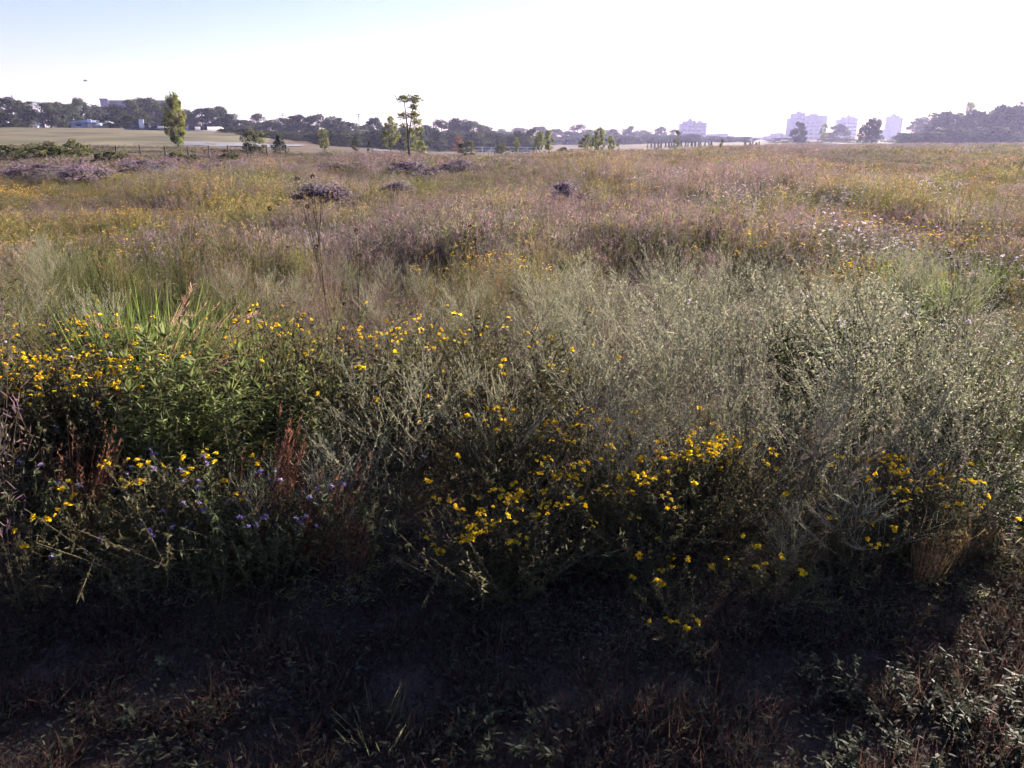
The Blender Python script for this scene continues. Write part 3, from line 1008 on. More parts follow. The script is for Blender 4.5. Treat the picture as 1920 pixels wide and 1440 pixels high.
BLOBS = {
    'gold': [(150, 400, 220, 22, 1.6), (450, 380, 140, 12, 1.8), (700, 395, 150, 16, 1.2), (1000, 350, 220, 10, 1.2), (1700, 365, 200, 22, 1.8), (500, 470, 120, 20, 1), (1050, 470, 160, 18, 1.2), (250, 345, 160, 8, 1.2)],
    'yellow': [(30, 345, 70, 8, 2), (230, 374, 130, 12, 2.6), (400, 362, 60, 9, 2.2), (510, 362, 45, 6, 3), (250, 402, 90, 10, 1.8), (45, 435, 50, 18, 1.8), (280, 437, 80, 14, 1.6),
               (120, 600, 90, 30, .8), (540, 615, 70, 35, .8), (800, 625, 160, 30, .7), (960, 490, 110, 14, 2.2), (1330, 412, 80, 9, 3), (1600, 412, 100, 12, 2.5), (1600, 487, 100, 12, 4),
               (1690, 492, 60, 10, 4), (1750, 432, 80, 14, 2.4), (1500, 450, 120, 10, 1.2), (1130, 395, 90, 8, 1.3), (1080, 300, 120, 5, 1), (1850, 335, 80, 10, 1.3), (1250, 355, 140, 10, .8), (1620, 350, 90, 8, 1.2), (40, 690, 120, 50, 1)],
    'rust': [(860, 340, 70, 7, 3), (1250, 302, 120, 6, 1), (1750, 305, 170, 12, 1.1), (1330, 345, 140, 14, .8), (1530, 300, 200, 8, .4), (100, 320, 160, 8, 1.2), (90, 800, 60, 60, 2), (520, 880, 120, 60, 2), (930, 380, 80, 6, 1.5), (1260, 440, 200, 12, .8)],
    'lilac': [(1500, 372, 200, 16, 2.2), (1620, 450, 160, 35, 1.6), (1820, 640, 120, 120, 3), (1350, 382, 120, 14, 1.6), (1270, 333, 110, 8, 1.8), (1750, 360, 150, 20, 1.2), (1850, 500, 120, 60, 1.8), (600, 345, 60, 8, 2)],
    'green': [(330, 570, 140, 60, 2), (200, 540, 90, 50, 2.5), (1850, 420, 80, 60, 1.8), (1890, 600, 80, 150, 1.2), (350, 470, 150, 40, 1.4), (100, 500, 120, 50, .8), (450, 332, 120, 12, 1.2), (1880, 900, 60, 90, 2), (850, 480, 60, 30, .8)],
    'olive': [(1000, 500, 90, 22, 2), (900, 330, 140, 14, 2), (700, 345, 140, 18, 1.6), (480, 520, 120, 50, 1.2), (400, 740, 220, 90, 2.5), (1220, 450, 90, 20, 1), (1800, 340, 120, 10, 1.2), (1880, 700, 60, 120, 1), (400, 400, 120, 25, .8), (820, 310, 250, 8, 1)],
    'grey': [(1350, 560, 420, 80, 1.6), (740, 850, 160, 120, .7), (1600, 800, 300, 200, .7), (1000, 420, 250, 40, .9), (620, 430, 180, 50, .9), (40, 560, 90, 70, 1.4), (150, 330, 250, 12, .5)],
    'mauve': [(1150, 360, 400, 60, .9), (800, 450, 300, 50, .8), (600, 560, 120, 80, 1), (1350, 320, 300, 25, .8)],
}
BASEW = {'gold': .5, 'mauve': 1.0, 'green': .28, 'rust': .10, 'grey': .38, 'olive': .42, 'yellow': .035, 'lilac': .07}


def meadow_mask(x, y):
    r = np.hypot(x, y)
    u = x / np.maximum(y, .1)
    lim = np.interp(u, [-.8, -.42, -.3, -.1, .05, .2, .35, .8], [96, 96, 84, 66, 66, 110, 240, 260])
    edge = 2.36 + .75 * (fbm(x, y * 0, .5, 9) - .5) - .08 * np.clip(x, -1.5, 2)
    return (r < lim) & (y > edge)


acc = {k: [[], [], [], [], []] for k in NAMES}
for r0, r1, dens, hs, lod in ((2, 5, 40, .36, 0), (5, 9, 34, .50, 0), (9, 16, 20, .56, 1), (16, 32, 10, .58, 1), (32, 75, 3.4, .46, 2), (75, 160, 1.2, .6, 2), (160, 345, .42, .6, 2)):
    half = R(68 if r1 < 6 else 58 if r1 < 10 else 47)
    n = int(dens * half * (r1 * r1 - r0 * r0))
    r = np.sqrt(RNG.uniform(r0 * r0, r1 * r1, n))
    az = RNG.uniform(-half, half, n)
    x, y = r * np.sin(az), r * np.cos(az)
    k = meadow_mask(x, y)
    x, y, r = x[k], y[k], r[k]
    n = len(x)
    z = terrain(x, y)
    px, py = project(x, y, z + hs * .8)
    Wt = []
    for j, nm in enumerate(NAMES):
        w = BASEW[nm] * (.25 + 1.6 * np.clip(fbm(x, y, 2.0 + r * .10, 20 + j * 2) * 2.4 - .7, 0, 1.5))
        for bx, by, rx, ry, ww in BLOBS.get(nm, []):
            w = w + ww * np.exp(-((px - bx) / rx) ** 2 - ((py - by) / ry) ** 2)
        Wt.append(w)
    Wt = np.array(Wt)
    Wt = Wt ** 2.0
    cs = np.cumsum(Wt / Wt.sum(0), 0)
    pick = (RNG.random(n)[None] > cs).sum(0).clip(0, len(NAMES) - 1)
    hgt = hs * np.clip(-.15 + 2.3 * fbm(x, y, 1.6 + r * .08, 50), .3, 1.7) * RNG.uniform(.75, 1.2, n)
    if lod == 0:
        hgt = hgt * np.where(np.abs(px - 960) > 1010, 2.0, np.interp(r, [2.3, 3.3, 4.6, 5.4], [.42, .5, .62, 1.0]))
    hgt = np.where((r > 60) & (x < -.22 * y), hgt * .5, hgt)
    for j, nm in enumerate(NAMES):
        q = pick == j
        m = q.sum()
        H = hgt[q] * {'green': 1.05, 'yellow': .85, 'lilac': .85, 'grey': 1.0, 'olive': .95}.get(nm, 1.1)
        wd = (1.0, 1.3, 2.0)[lod] * (1 if r1 < 100 else 1.6 if r1 < 200 else 2.4) * (.55 if lod == 0 else .8)
        wd = wd * (np.where(np.abs(px[q] - 960) > 1010, 1.7, 1.0) if lod == 0 else 1.0)
        tv = RNG.normal(1, .24, (m, 1)) * (1 + RNG.normal(0, .07, (m, 3)))
        A = acc[nm]
        A[0].append(np.stack([x[q], y[q], z[q]], 1))
        A[1].append(np.stack([wd * RNG.uniform(.8, 1.3, m), wd * RNG.uniform(.8, 1.3, m), H], 1))
        A[2].append(RNG.random(m) * 6.28)
        A[3].append(lod * 2 + RNG.integers(0, 2, m))
        A[4].append(np.clip(tv, .5, 1.6))
SN = {'gold': ('golden_meadow_grass', 'golden-green backlit grass patches in the meadow'), 'mauve': ('dry_meadow_grass', 'mauve-brown seeding grass spread over the whole meadow'), 'green': ('green_meadow_grass', 'green grass patches within the meadow'),
      'rust': ('rusty_meadow_grass', 'rusty pink dry grass patches in the meadow'), 'grey': ('grey_ground_cover', 'grey-green small-leaved ground cover between the bushes'),
      'olive': ('leafy_ground_cover', 'olive leafy ground cover in the meadow'), 'yellow': ('yellow_wildflower_drift', 'distant drifts of yellow-orange wildflowers in the meadow'),
      'lilac': ('lilac_wildflower_drift', 'pale lilac wildflowers sprinkled over the right of the meadow')}
for nm in NAMES:
    A = [np.concatenate(a) for a in acc[nm]]
    gn_stuff(SN[nm][0], SN[nm][1], 'meadow', A[0], A[1], A[2], A[3], A[4], TYPES[nm])

# mown strip in the foreground
def mow_tile(seed, size=.36, n=2600):
    rng = np.random.default_rng(seed)
    mb = MB()
    P = rng.uniform(-size * .62, size * .62, (n, 3)) * [1, 1, 0]
    P[:, 2] = -.012
    D = unit(np.stack([rng.normal(0, .5, n), rng.normal(0, .5, n), np.ones(n)], 1))
    dead = rng.random(n) < .35
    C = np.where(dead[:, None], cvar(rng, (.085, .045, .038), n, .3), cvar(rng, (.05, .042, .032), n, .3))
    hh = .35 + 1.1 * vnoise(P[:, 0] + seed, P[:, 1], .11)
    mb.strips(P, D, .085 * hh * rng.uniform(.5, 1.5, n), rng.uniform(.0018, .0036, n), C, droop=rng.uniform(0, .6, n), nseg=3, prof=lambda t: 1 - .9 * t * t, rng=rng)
    k = 420
    P2 = np.concatenate([rng.uniform(-size * .6, size * .6, (k, 2)), rng.uniform(.005, .06, (k, 1))], 1)
    a = rng.random(k) * 6.283
    D2 = np.stack([np.cos(a), np.sin(a), rng.uniform(-.1, .7, k)], 1)
    mb.strips(P2, D2, rng.uniform(.012, .03, k), rng.uniform(.005, .010, k), cvar(rng, (.05, .05, .035), k, .3), droop=.2, nseg=3, side=np.cross(unit(D2), [0, 0, 1]) + rng.normal(0, .2, (k, 3)), rng=rng)
    return mb.mesh('mown_turf', M_MEADOW)


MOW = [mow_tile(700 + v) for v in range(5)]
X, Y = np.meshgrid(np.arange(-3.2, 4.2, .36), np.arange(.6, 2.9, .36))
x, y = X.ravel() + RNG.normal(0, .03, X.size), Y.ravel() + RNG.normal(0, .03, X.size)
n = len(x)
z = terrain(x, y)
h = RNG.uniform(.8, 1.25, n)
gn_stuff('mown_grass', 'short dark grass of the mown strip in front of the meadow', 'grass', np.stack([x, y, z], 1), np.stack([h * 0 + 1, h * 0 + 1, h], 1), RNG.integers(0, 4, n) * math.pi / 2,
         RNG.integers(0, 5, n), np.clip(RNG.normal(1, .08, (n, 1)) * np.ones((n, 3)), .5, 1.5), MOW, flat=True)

# ------------------------------------------------------------ trees
def crown(seed, shape='round', lobes=34, per=90, leaf=.055, col=(.055, .07, .03), loose=1.08):
    """unit crown: about 1 wide, z from 0 to 1"""
    rng = np.random.default_rng(seed)
    mb = MB()
    C, Rr = [], []
    while len(C) < lobes:
        t = rng.random()
        if shape == 'round':
            rad = .44 * math.sqrt(max(.05, 1 - ((t - .38) / .66) ** 2))
        elif shape == 'cone':
            rad = .42 * (1 - t) ** .8 + .03
        elif shape == 'column':
            rad = .30 * (math.sin(math.pi * min(1, t * .85 + .12)) ** .7)
        else:
            rad = .42 * (.35 + .65 * math.sin(math.pi * t ** .8))
        a = rng.random() * 6.283
        q = rad * rng.uniform(.45, 1.0) * (1.15 if rng.random() < .15 else 1)
        C.append((q * math.cos(a), q * math.sin(a), .04 + t * .88))
        Rr.append(rng.uniform(.05, .16) * (1 if shape != 'open' else .75) * (1.15 - .5 * t if shape == 'cone' else 1))
    C, Rr = np.array(C), np.array(Rr)
    d = unit(rng.normal(size=(lobes, per, 3)))
    rr = Rr[:, None, None] * rng.uniform(.55, loose, (lobes, per, 1))
    P = (C[:, None] + d * rr * np.array([1.1, 1.1, .8])).reshape(-1, 3)
    lc = np.repeat(cvar(rng, col, lobes, .22, .08), per, 0)
    D = unit(rng.normal(size=(len(P), 3)) + [0, 0, -.2])
    mb.strips(P, D, leaf * rng.uniform(.6, 1.4, len(P)), leaf * .6, lc * (1 + rng.normal(0, .15, (len(P), 1))), nseg=2, rng=rng)
    return mb.mesh('crown', M_CROWN), C


def trunk_mesh(seed, C, h0, tr=.03):
    """tapered trunk with limbs reaching the lobes; z in tree units (crown occupies h0..1)"""
    rng = np.random.default_rng(seed)
    mb = MB()
    bc = (.055, .045, .038)
    mb.tubes([[0, 0, -.05]], [[rng.normal(0, .02), rng.normal(0, .02), 1]], .9, tr, tr * .25, [bc], nseg=6, m=7)
    for c in C[::2]:
        p = np.array([c[0], c[1], h0 + c[2] * (1 - h0)])
        s = np.array([0, 0, max(h0 * .8, p[2] - .22)])
        v = p - s
        mb.tubes([s], [v], np.linalg.norm(v), tr * .35, tr * .1, [bc], droop=-.0, nseg=2, m=4)
    return mb.mesh('trunk', M_BARK)


KINDS = {}


def kind(name, shape, n, h0, tr=.03, **kw):
    L = []
    for i in range(n):
        cm, C = crown(hash_seed(name) + i, shape, **kw)
        L.append((cm, trunk_mesh(i + 3, C, h0, tr), h0))
    KINDS[name] = L


def hash_seed(s):
    return sum(ord(c) * (i + 7) for i, c in enumerate(s)) % 9000


DARK = (.045, .058, .026)
kind('broad', 'round', 7, .05, lobes=52, per=120, leaf=.05, col=DARK)
kind('standard', 'round', 2, .28, lobes=44, per=110, leaf=.045, col=DARK)
kind('young', 'open', 4, .2, .016, lobes=44, per=44, leaf=.062, col=(.19, .20, .055))
kind('fullyoung', 'open', 1, .14, .016, lobes=100, per=50, leaf=.055, col=(.17, .18, .05))
kind('conifer', 'cone', 2, .10, .02, lobes=40, per=60, leaf=.06, col=(.05, .06, .03))
kind('spindly', 'column', 3, .2, .012, lobes=16, per=40, leaf=.07, col=(.10, .11, .045))
kind('shrub', 'round', 3, .02, .012, lobes=34, per=80, leaf=.06, col=(.10, .105, .04))
kind('mound', 'round', 3, .01, .01, lobes=46, per=80, leaf=.05, col=(.17, .135, .155), loose=1.6)
kind('rusty', 'open', 1, .15, .014, lobes=26, per=36, leaf=.05, col=(.20, .10, .05))


def tree(name, kd, px, top, wpx, Y, label, cat, group=None, lift=0.0):
    p = at(px, top, Y)
    z = th(p.x, Y)
    h = max(.4, p.z - z)
    dist_f = Y * CP + (EYE - z) * SP
    w = wpx / F * dist_f
    V = KINDS[kd]
    cm, tm, h0 = V[random.randrange(len(V))]
    o = thing(name, (p.x, Y, z - .02 * h + lift), random.random() * 6.28)
    o.scale = (w, w, h)
    c = child('crown', cm, o, (0, 0, h0))
    c.scale = (1, 1, 1 - h0)
    child('trunk', tm, o)
    return tag(o, label, cat, group)


BT = [  # px, top, width px, distance, label
    (14, 178, 78, 205, 'big dark tree at the left edge of the skyline'),
    (-30, 190, 80, 200, 'dark tree cut by the left edge of the picture'),
    (44, 194, 50, 235, 'dark tree behind the white house'),
    (72, 186, 72, 195, 'round tree with a visible trunk right of the white house'),
    (100, 190, 56, 200, 'dark tree between the white house and the blue-grey shed'),
    (10, 212, 52, 170, 'low round tree left of the white house'),
    (130, 194, 56, 225, 'dark tree just behind the left end of the blue-grey shed'),
    (147, 182, 40, 235, 'taller pointed tree rising behind the blue-grey shed'),
    (175, 196, 56, 240, 'paler tree behind the right end of the blue-grey shed'),
    (215, 205, 62, 185, 'dark round tree right of the blue-grey shed'),
    (205, 196, 50, 245, 'tree below the flat-roofed block on the hill'),
    (240, 184, 72, 215, 'tall dark tree in the middle of the left skyline'),
    (270, 182, 76, 225, 'tall dark tree left of the yellow-green young tree'),
    (298, 188, 60, 230, 'dark tree directly behind the yellow-green young tree'),
    (248, 214, 50, 180, 'low dark tree in front of the skyline, left of the long low building'),
    (345, 204, 52, 240, 'dark tree right of the yellow-green young tree'),
    (378, 200, 64, 235, 'dark tree behind the long grey-roofed building'),
    (404, 198, 56, 240, 'spreading tree behind the right end of the grey-roofed building'),
    (428, 212, 50, 235, 'sloping tree where the left skyline drops'),
    (450, 224, 50, 230, 'low tree at the dip of the left skyline'),
    (432, 240, 52, 165, 'low dark tree right of the grey-roofed building'),
    (485, 212, 46, 240, 'thin-topped tree right of the skyline dip'),
    (505, 224, 60, 230, 'dark tree left of the central wood'),
    (535, 220, 62, 235, 'dark tree under the small pylon top'),
    (562, 212, 70, 225, 'highest dark tree of the central wood'),
    (596, 213, 62, 225, 'dark tree next to the highest tree of the central wood'),
    (625, 217, 60, 225, 'dark tree on the right shoulder of the central wood'),
    (652, 226, 60, 230, 'dark tree left of the utility pole'),
    (680, 234, 56, 235, 'lower dark tree at the utility pole'),
    (700, 219, 42, 245, 'tree with a round top standing above the wood left of the two-headed tree'),
    (725, 232, 50, 240, 'dark tree behind the bushy young tree'),
    (760, 236, 56, 245, 'dark tree behind the two-headed tree'),
    (800, 232, 50, 270, 'dark tree left of the rounded grove'),
    (828, 223, 56, 275, 'left tree of the rounded grove in the middle'),
    (860, 220, 60, 280, 'highest tree of the rounded grove in the middle'),
    (888, 225, 54, 280, 'right tree of the rounded grove in the middle'),
    (912, 234, 44, 285, 'small tree at the right end of the rounded grove'),
    (645, 246, 70, 190, 'bushy tree low in front of the central wood'),
    (560, 246, 80, 190, 'bushy tree low in front of the highest tree of the wood'),
    (832, 246, 70, 240, 'bushy tree low in front of the rounded grove'),
    (890, 248, 60, 250, 'bushy tree low at the right foot of the rounded grove'),
]
for px, top, w, Y, lab in BT:
    tree('broadleaf_tree', 'standard' if 'visible trunk' in lab else 'broad', px, top, w, Y, lab, 'tree', 'trees on the left and central skyline')
FT = [(945, 241, 44, 470, 'hazy tree at the left end of the lavender tree belt'), (975, 238, 48, 470, 'hazy tree behind the left fork of the belt'), (1008, 236, 52, 480, 'hazy tree behind the bushy pair in the middle'),
      (1042, 241, 44, 490, 'hazy low tree in the belt between the two young groups'), (1083, 232, 52, 480, 'highest hazy tree of the lavender belt'), (1110, 241, 44, 500, 'hazy tree behind the group of three young trees'),
      (1145, 241, 44, 500, 'hazy tree right of the group of three young trees'), (1180, 235, 34, 520, 'hazy round-topped tree right of the middle'), (1205, 243, 50, 540, 'hazy low tree left of the feathery pair'),
      (1240, 235, 30, 520, 'feathery hazy tree left of the pale tower block'), (1266, 241, 30, 520, 'feathery hazy tree touching the pale tower block'), (1300, 252, 60, 560, 'low hazy tree in front of the pale tower block'),
      (1345, 256, 60, 640, 'low hazy tree right of the pale tower block')]
for i in range(46):
    px = 455 + i * 12 + random.uniform(-8, 8)
    Y = random.uniform(150, 185) if px < 800 else random.uniform(190, 230)
    tree('understory_bush', 'broad', px, random.uniform(238, 256), random.uniform(36, 58), Y, 'dark bush in the unbroken scrub along the foot of the central wood', 'bush', 'scrub at the foot of the central wood')
for i in range(26):
    px = 1000 + i * 16 + random.uniform(-8, 8)
    tree('understory_bush', 'broad', px, random.uniform(250, 258), random.uniform(34, 56), random.uniform(380, 450), 'hazy bush in the lavender scrub under the far tree belt', 'bush', 'hazy scrub under the far belt')
for i in range(16):
    px = 1700 + i * 16 + random.uniform(-8, 8)
    tree('understory_bush', 'broad', px, random.uniform(246, 256), random.uniform(34, 56), random.uniform(245, 275), 'dark bush in the scrub along the foot of the right-hand wood', 'bush', 'scrub under the right-hand wood')
for px, top, w, Y, lab in FT:
    tree('broadleaf_tree', 'broad', px, top, w, Y, lab, 'tree', 'hazy trees in the far belt')
RT_ = [(1500, 228, 32, 300, 'broad', 'round tree in front of the wide tower block'), (1547, 229, 18, 310, 'young', 'slender tree at the right corner of the wide tower block'),
       (1572, 231, 44, 420, 'broad', 'pale round tree left of the stepped tower'), (1640, 219, 40, 260, 'broad', 'dark bushy tree under the radio masts'), (1622, 232, 26, 270, 'broad', 'smaller tree on the left of the bushy tree under the masts'),
       (1735, 218, 70, 400, 'broad', 'smooth-topped tree at the left end of the right-hand wood'), (1768, 207, 66, 300, 'broad', 'tree with a ragged flat top in the right-hand wood'),
       (1800, 208, 66, 300, 'broad', 'second tree of the right-hand wood from the ragged one'), (1832, 202, 66, 290, 'broad', 'tree below the thin wispy treetop'),
       (1862, 204, 66, 290, 'broad', 'tree in the sun-veiled part of the right-hand wood'), (1893, 194, 70, 280, 'broad', 'tall tree near the right edge'),
       (1925, 186, 80, 280, 'broad', 'tallest tree cut by the right edge'), (1965, 188, 80, 285, 'broad', 'tree just beyond the right edge'), (1822, 184, 34, 320, 'young', 'thin wispy treetop above the right-hand wood'),
       (1700, 248, 50, 330, 'broad', 'low scrub tree left of the right-hand wood'), (1790, 238, 90, 260, 'broad', 'bushy tree low in front of the right-hand wood'), (1870, 236, 100, 255, 'broad', 'bushy tree low at the right edge')]
for px, top, w, Y, k, lab in RT_:
    tree('broadleaf_tree', k, px, top, w, Y, lab, 'tree', 'trees on the right skyline')
YT = [(322, 171, 48, 75, 'fullyoung', 'yellow-green young tree standing alone in front of the left skyline'), (730, 214, 40, 85, 'young', 'bushy young tree left of the two-headed tree'),
      (605, 237, 28, 82, 'young', 'thin young tree in front of the central wood'), (666, 250, 24, 82, 'spindly', 'small spindly sapling between two young trees'),
      (522, 249, 34, 75, 'conifer', 'dark cone-shaped tree left of the central wood'), (474, 238, 50, 78, 'shrub', 'green bushy tree left of the cone-shaped one'),
      (787, 262, 28, 72, 'young', 'low bright yellow-green tree at the foot of the two-headed tree'), (1012, 243, 22, 90, 'young', 'left tree of the bushy pair in the middle'), (1029, 240, 26, 92, 'young', 'right tree of the bushy pair in the middle'),
      (1001, 256, 12, 88, 'spindly', 'small sapling at the left of the bushy pair'), (1124, 236, 34, 84, 'young', 'tallest of the group of young trees right of the middle'),
      (1100, 249, 34, 88, 'young', 'rounded tree left of the tallest in the young group'), (1146, 252, 20, 86, 'young', 'small tree right of the tallest in the young group'), (1160, 260, 12, 88, 'spindly', 'last small sapling of the young group'),
      (1271, 240, 18, 95, 'spindly', 'lone spindly tree left of the pale tower block'), (1354, 258, 14, 85, 'spindly', 'lone spindly sapling in the open meadow right of the tower block'),
      (968, 254, 16, 105, 'young', 'small grey tree left of the bushy pair'), (857, 250, 28, 88, 'rusty', 'rust-orange half-bare small tree in front of the rounded grove'), (1215, 266, 6, 95, 'spindly', 'tiny sapling left of the lone spindly tree'),
      (690, 256, 14, 84, 'spindly', 'slim sapling just left of the bushy young tree'), (770, 238, 34, 80, 'young', 'small leafy tree around the trunk of the two-headed tree')]
for px, top, w, Y, k, lab in YT:
    tree('young_tree', k, px, top, w, Y, lab, 'tree', 'young trees in the meadow')

# the tall two-headed tree
def two_headed():
    Y = 56
    b = at(768, 280, Y)
    z = th(b.x, Y)
    o = thing('two_headed_tree', (b.x, Y, z))
    mb = MB()
    bc = [(.06, .05, .04)]
    pts = [((768, 296), (764, 240), .11, .07), ((764, 240), (757, 183), .06, .025), ((766, 262), (775, 190), .06, .02), ((766, 250), (750, 222), .03, .012), ((770, 236), (784, 230), .03, .012), ((772, 262), (788, 250), .03, .012)]
    for (a, c, r0, r1) in pts:
        A, B = at(*a, Y), at(*c, Y)
        d = np.array(B - A)
        mb.tubes([np.array(A) - np.array([b.x, Y, z])], [d], np.linalg.norm(d), r0, r1, bc, nseg=4, m=6)
    mb.build('trunk', M_BARK, o)
    rng = np.random.default_rng(77)
    for (px, py, wx, wz, n) in ((756, 184, 13, 7, 520), (779, 186, 12, 8, 420), (776, 200, 9, 5, 260), (776, 216, 12, 8, 420), (781, 228, 11, 7, 360), (757, 217, 12, 6, 280), (783, 243, 14, 7, 420), (757, 236, 9, 6, 160), (777, 196, 5, 12, 120)):
        c = np.array(at(px, py, Y)) - np.array([b.x, Y, z])
        k = 1 / F * Y
        d = unit(rng.normal(size=(n, 3))) * (rng.random((n, 1)) ** .45)
        P = c + d * np.array([wx * k, wx * k, wz * k])
        m = MB()
        P, n = P[::3], len(P[::3])
        m.strips(P, unit(rng.normal(size=(n, 3)) * [1, 1, .4]), rng.uniform(.12, .34, n), .07, cvar(rng, (.16, .18, .06), n, .25), nseg=2, rng=rng)
        m.build('foliage_cluster', M_CROWN, o)
    tag(o, 'tall slim two-headed tree with bare stems, standing above everything in the middle distance', 'tree')


two_headed()

SH = [(70, 262, 90, 52, 'shrub', 'wide yellow-green bush in front of the lawn at left'), (138, 257, 52, 55, 'shrub', 'dark green bush beside the wide yellow-green one'), (110, 272, 60, 50, 'shrub', 'pale green bush between the two bushes at left'),
      (215, 281, 60, 46, 'shrub', 'olive bush at the foot of the wire fence, left end'), (18, 270, 60, 54, 'shrub', 'dull green bush at the left edge before the lawn'), (428, 283, 44, 50, 'shrub', 'small olive bush at the fence, left of the dark bushy tree'), (188, 285, 44, 46, 'shrub', 'low dark bush below the fence at left'), (876, 263, 36, 80, 'shrub', 'brown rounded bush right of the rust-orange tree'), (941, 267, 28, 82, 'shrub', 'dark low bush by the pale path'),
      (1056, 275, 24, 72, 'shrub', 'dark leaning bush in front of the young group'), (360, 288, 30, 48, 'shrub', 'dark green bush under the yellow-green young tree'), (330, 284, 40, 50, 'shrub', 'pale bush at the foot of the yellow-green young tree'),
      (1560, 258, 120, 330, 'shrub', 'dark hedge-like bush below the stepped tower'), (1470, 258, 80, 330, 'shrub', 'dark bush below the wide tower block'), (1690, 258, 70, 320, 'shrub', 'grey bush right of the tree under the masts'),
      (1080, 279, 40, 80, 'shrub', 'dark low bush at the foot of the young group')]
for px, top, w, Y, k, lab in SH:
    tree('bush', k, px, top, w, Y, lab, 'bush', 'bushes at the meadow edge')
MD = [(602, 333, 92, 24, 'large violet mound of flowers behind the tall dry stalks'), (1063, 332, 62, 25, 'violet mound in the open meadow right of the middle'), (520, 296, 90, 42, 'dark mauve mound left of the middle'),
      (620, 296, 110, 44, 'wide mauve mound before the central wood'), (445, 291, 70, 46, 'mauve mound right of the dark bush'), (400, 296, 60, 42, 'pale mauve mound at the fence'), (255, 290, 60, 44, 'dark mound under the fence at left'),
      (300, 291, 50, 46, 'mauve mound left of the yellow-green tree'), (60, 297, 110, 40, 'grey mound at the left edge'), (770, 293, 90, 45, 'dark mauve mound at the foot of the two-headed tree'), (860, 290, 60, 52, 'low mauve mound right of the two-headed tree'), (690, 294, 70, 46, 'mauve mound below the bushy young tree'), (745, 330, 60, 27, 'low grey mound right of the violet one'), (150, 300, 90, 38, 'grey-violet mound below the dark green bush')]
for px, top, w, Y, lab in MD:
    tree('flower_mound', 'mound', px, top + 8, w * 1.3, Y * .68, lab, 'shrub', 'flowering mounds in the meadow')
for i in range(24):
    px = 1222 + i * 6.2 + random.uniform(-2, 2) + (60 if i > 18 else 0)
    tree('conifer_sapling', 'conifer', px, 263 + random.uniform(-1, 3), random.uniform(4, 7), 210, 'dark stubby sapling in the row across the far meadow', 'tree', 'row of dark saplings')

# ------------------------------------------------------------ fence, buildings, poles, bird
M_WOOD = solid_mat('weathered_wood', (.06, .045, .04), .9, .3, 5)
M_WIRE = solid_mat('wire', (.1, .1, .1), .5)
fx = [165, 215, 263, 308, 352, 390, 427, 462, 500, 535]
ft = thing('wire_fence', (at(250, 280, 58).x, 58, 0))
tag(ft, 'wire fence on dark wooden posts between the meadow and the lawn at left', 'fence')
prev = None
wires = MB()
for i, px in enumerate(fx):
    b = at(px, 275, 58 + i * .7)
    z = th(b.x, b.y)
    mb = MB()
    tilt = random.uniform(-.05, .05)
    mb.tubes([np.array([b.x, b.y, z - .2]) - np.array(ft.location)], [[tilt, 0, 1]], 1.25, .06, .05, [(1, 1, 1)], nseg=2, m=6)
    mb.build('post', M_WOOD, ft)
    cur = np.array([b.x, b.y, z]) - np.array(ft.location)
    if prev is not None:
        for h in (.35, .65, .95):
            a, c = prev + [0, 0, h], cur + [0, 0, h]
            wires.tubes([a], [c - a], np.linalg.norm(c - a), .006, .006, [(1, 1, 1)], nseg=1)
    prev = cur
wires.build('wire', M_WIRE, ft)

M_RAIL = solid_mat('white_rail', (.75, .73, .70), .6, .1)
rf = thing('rail_fence', (at(960, 280, 112).x, 112, 0))
tag(rf, 'low white rail fence beside the path in the middle distance', 'fence')
rail = MB()
for i in range(9):
    px = 870 + i * 17
    b = at(px, 276, 112)
    z = th(b.x, b.y) + .0
    L = np.array(rf.location)
    mb = MB()
    mb.box(b.x - .06 - L[0], b.x + .06 - L[0], -.06, .06, z - .2, z + .95)
    mb.build('post', M_RAIL, rf)
    if i < 8:
        c = at(px + 17, 276, 112)
        for h in (.45, .82):
            rail = MB()
            rail.box(b.x + .063 - L[0], c.x - .063 - L[0], -.03, .03, z + h, z + h + .12)
            rail.build('rail', M_RAIL, rf)

M_WHITE = solid_mat('white_render', (.70, .70, .72), .8, .08)
M_SHED = solid_mat('blue_grey_metal', (.22, .27, .36), .6, .12)
M_DARKW = solid_mat('dark_siding', (.075, .08, .10), .8, .2)
M_ROOF = solid_mat('grey_shingle', (.25, .24, .25), .8, .15, 1)
M_GLASS = solid_mat('window_glass', (.03, .035, .045), .15, .1, 1, .5)
M_CONC = solid_mat('pale_concrete', (.20, .195, .215), .85, .1, .2)
M_CONC2 = solid_mat('grey_concrete', (.28, .26, .28), .85, .12, .2)
M_STEEL = solid_mat('dull_steel', (.16, .16, .17), .5, .1)


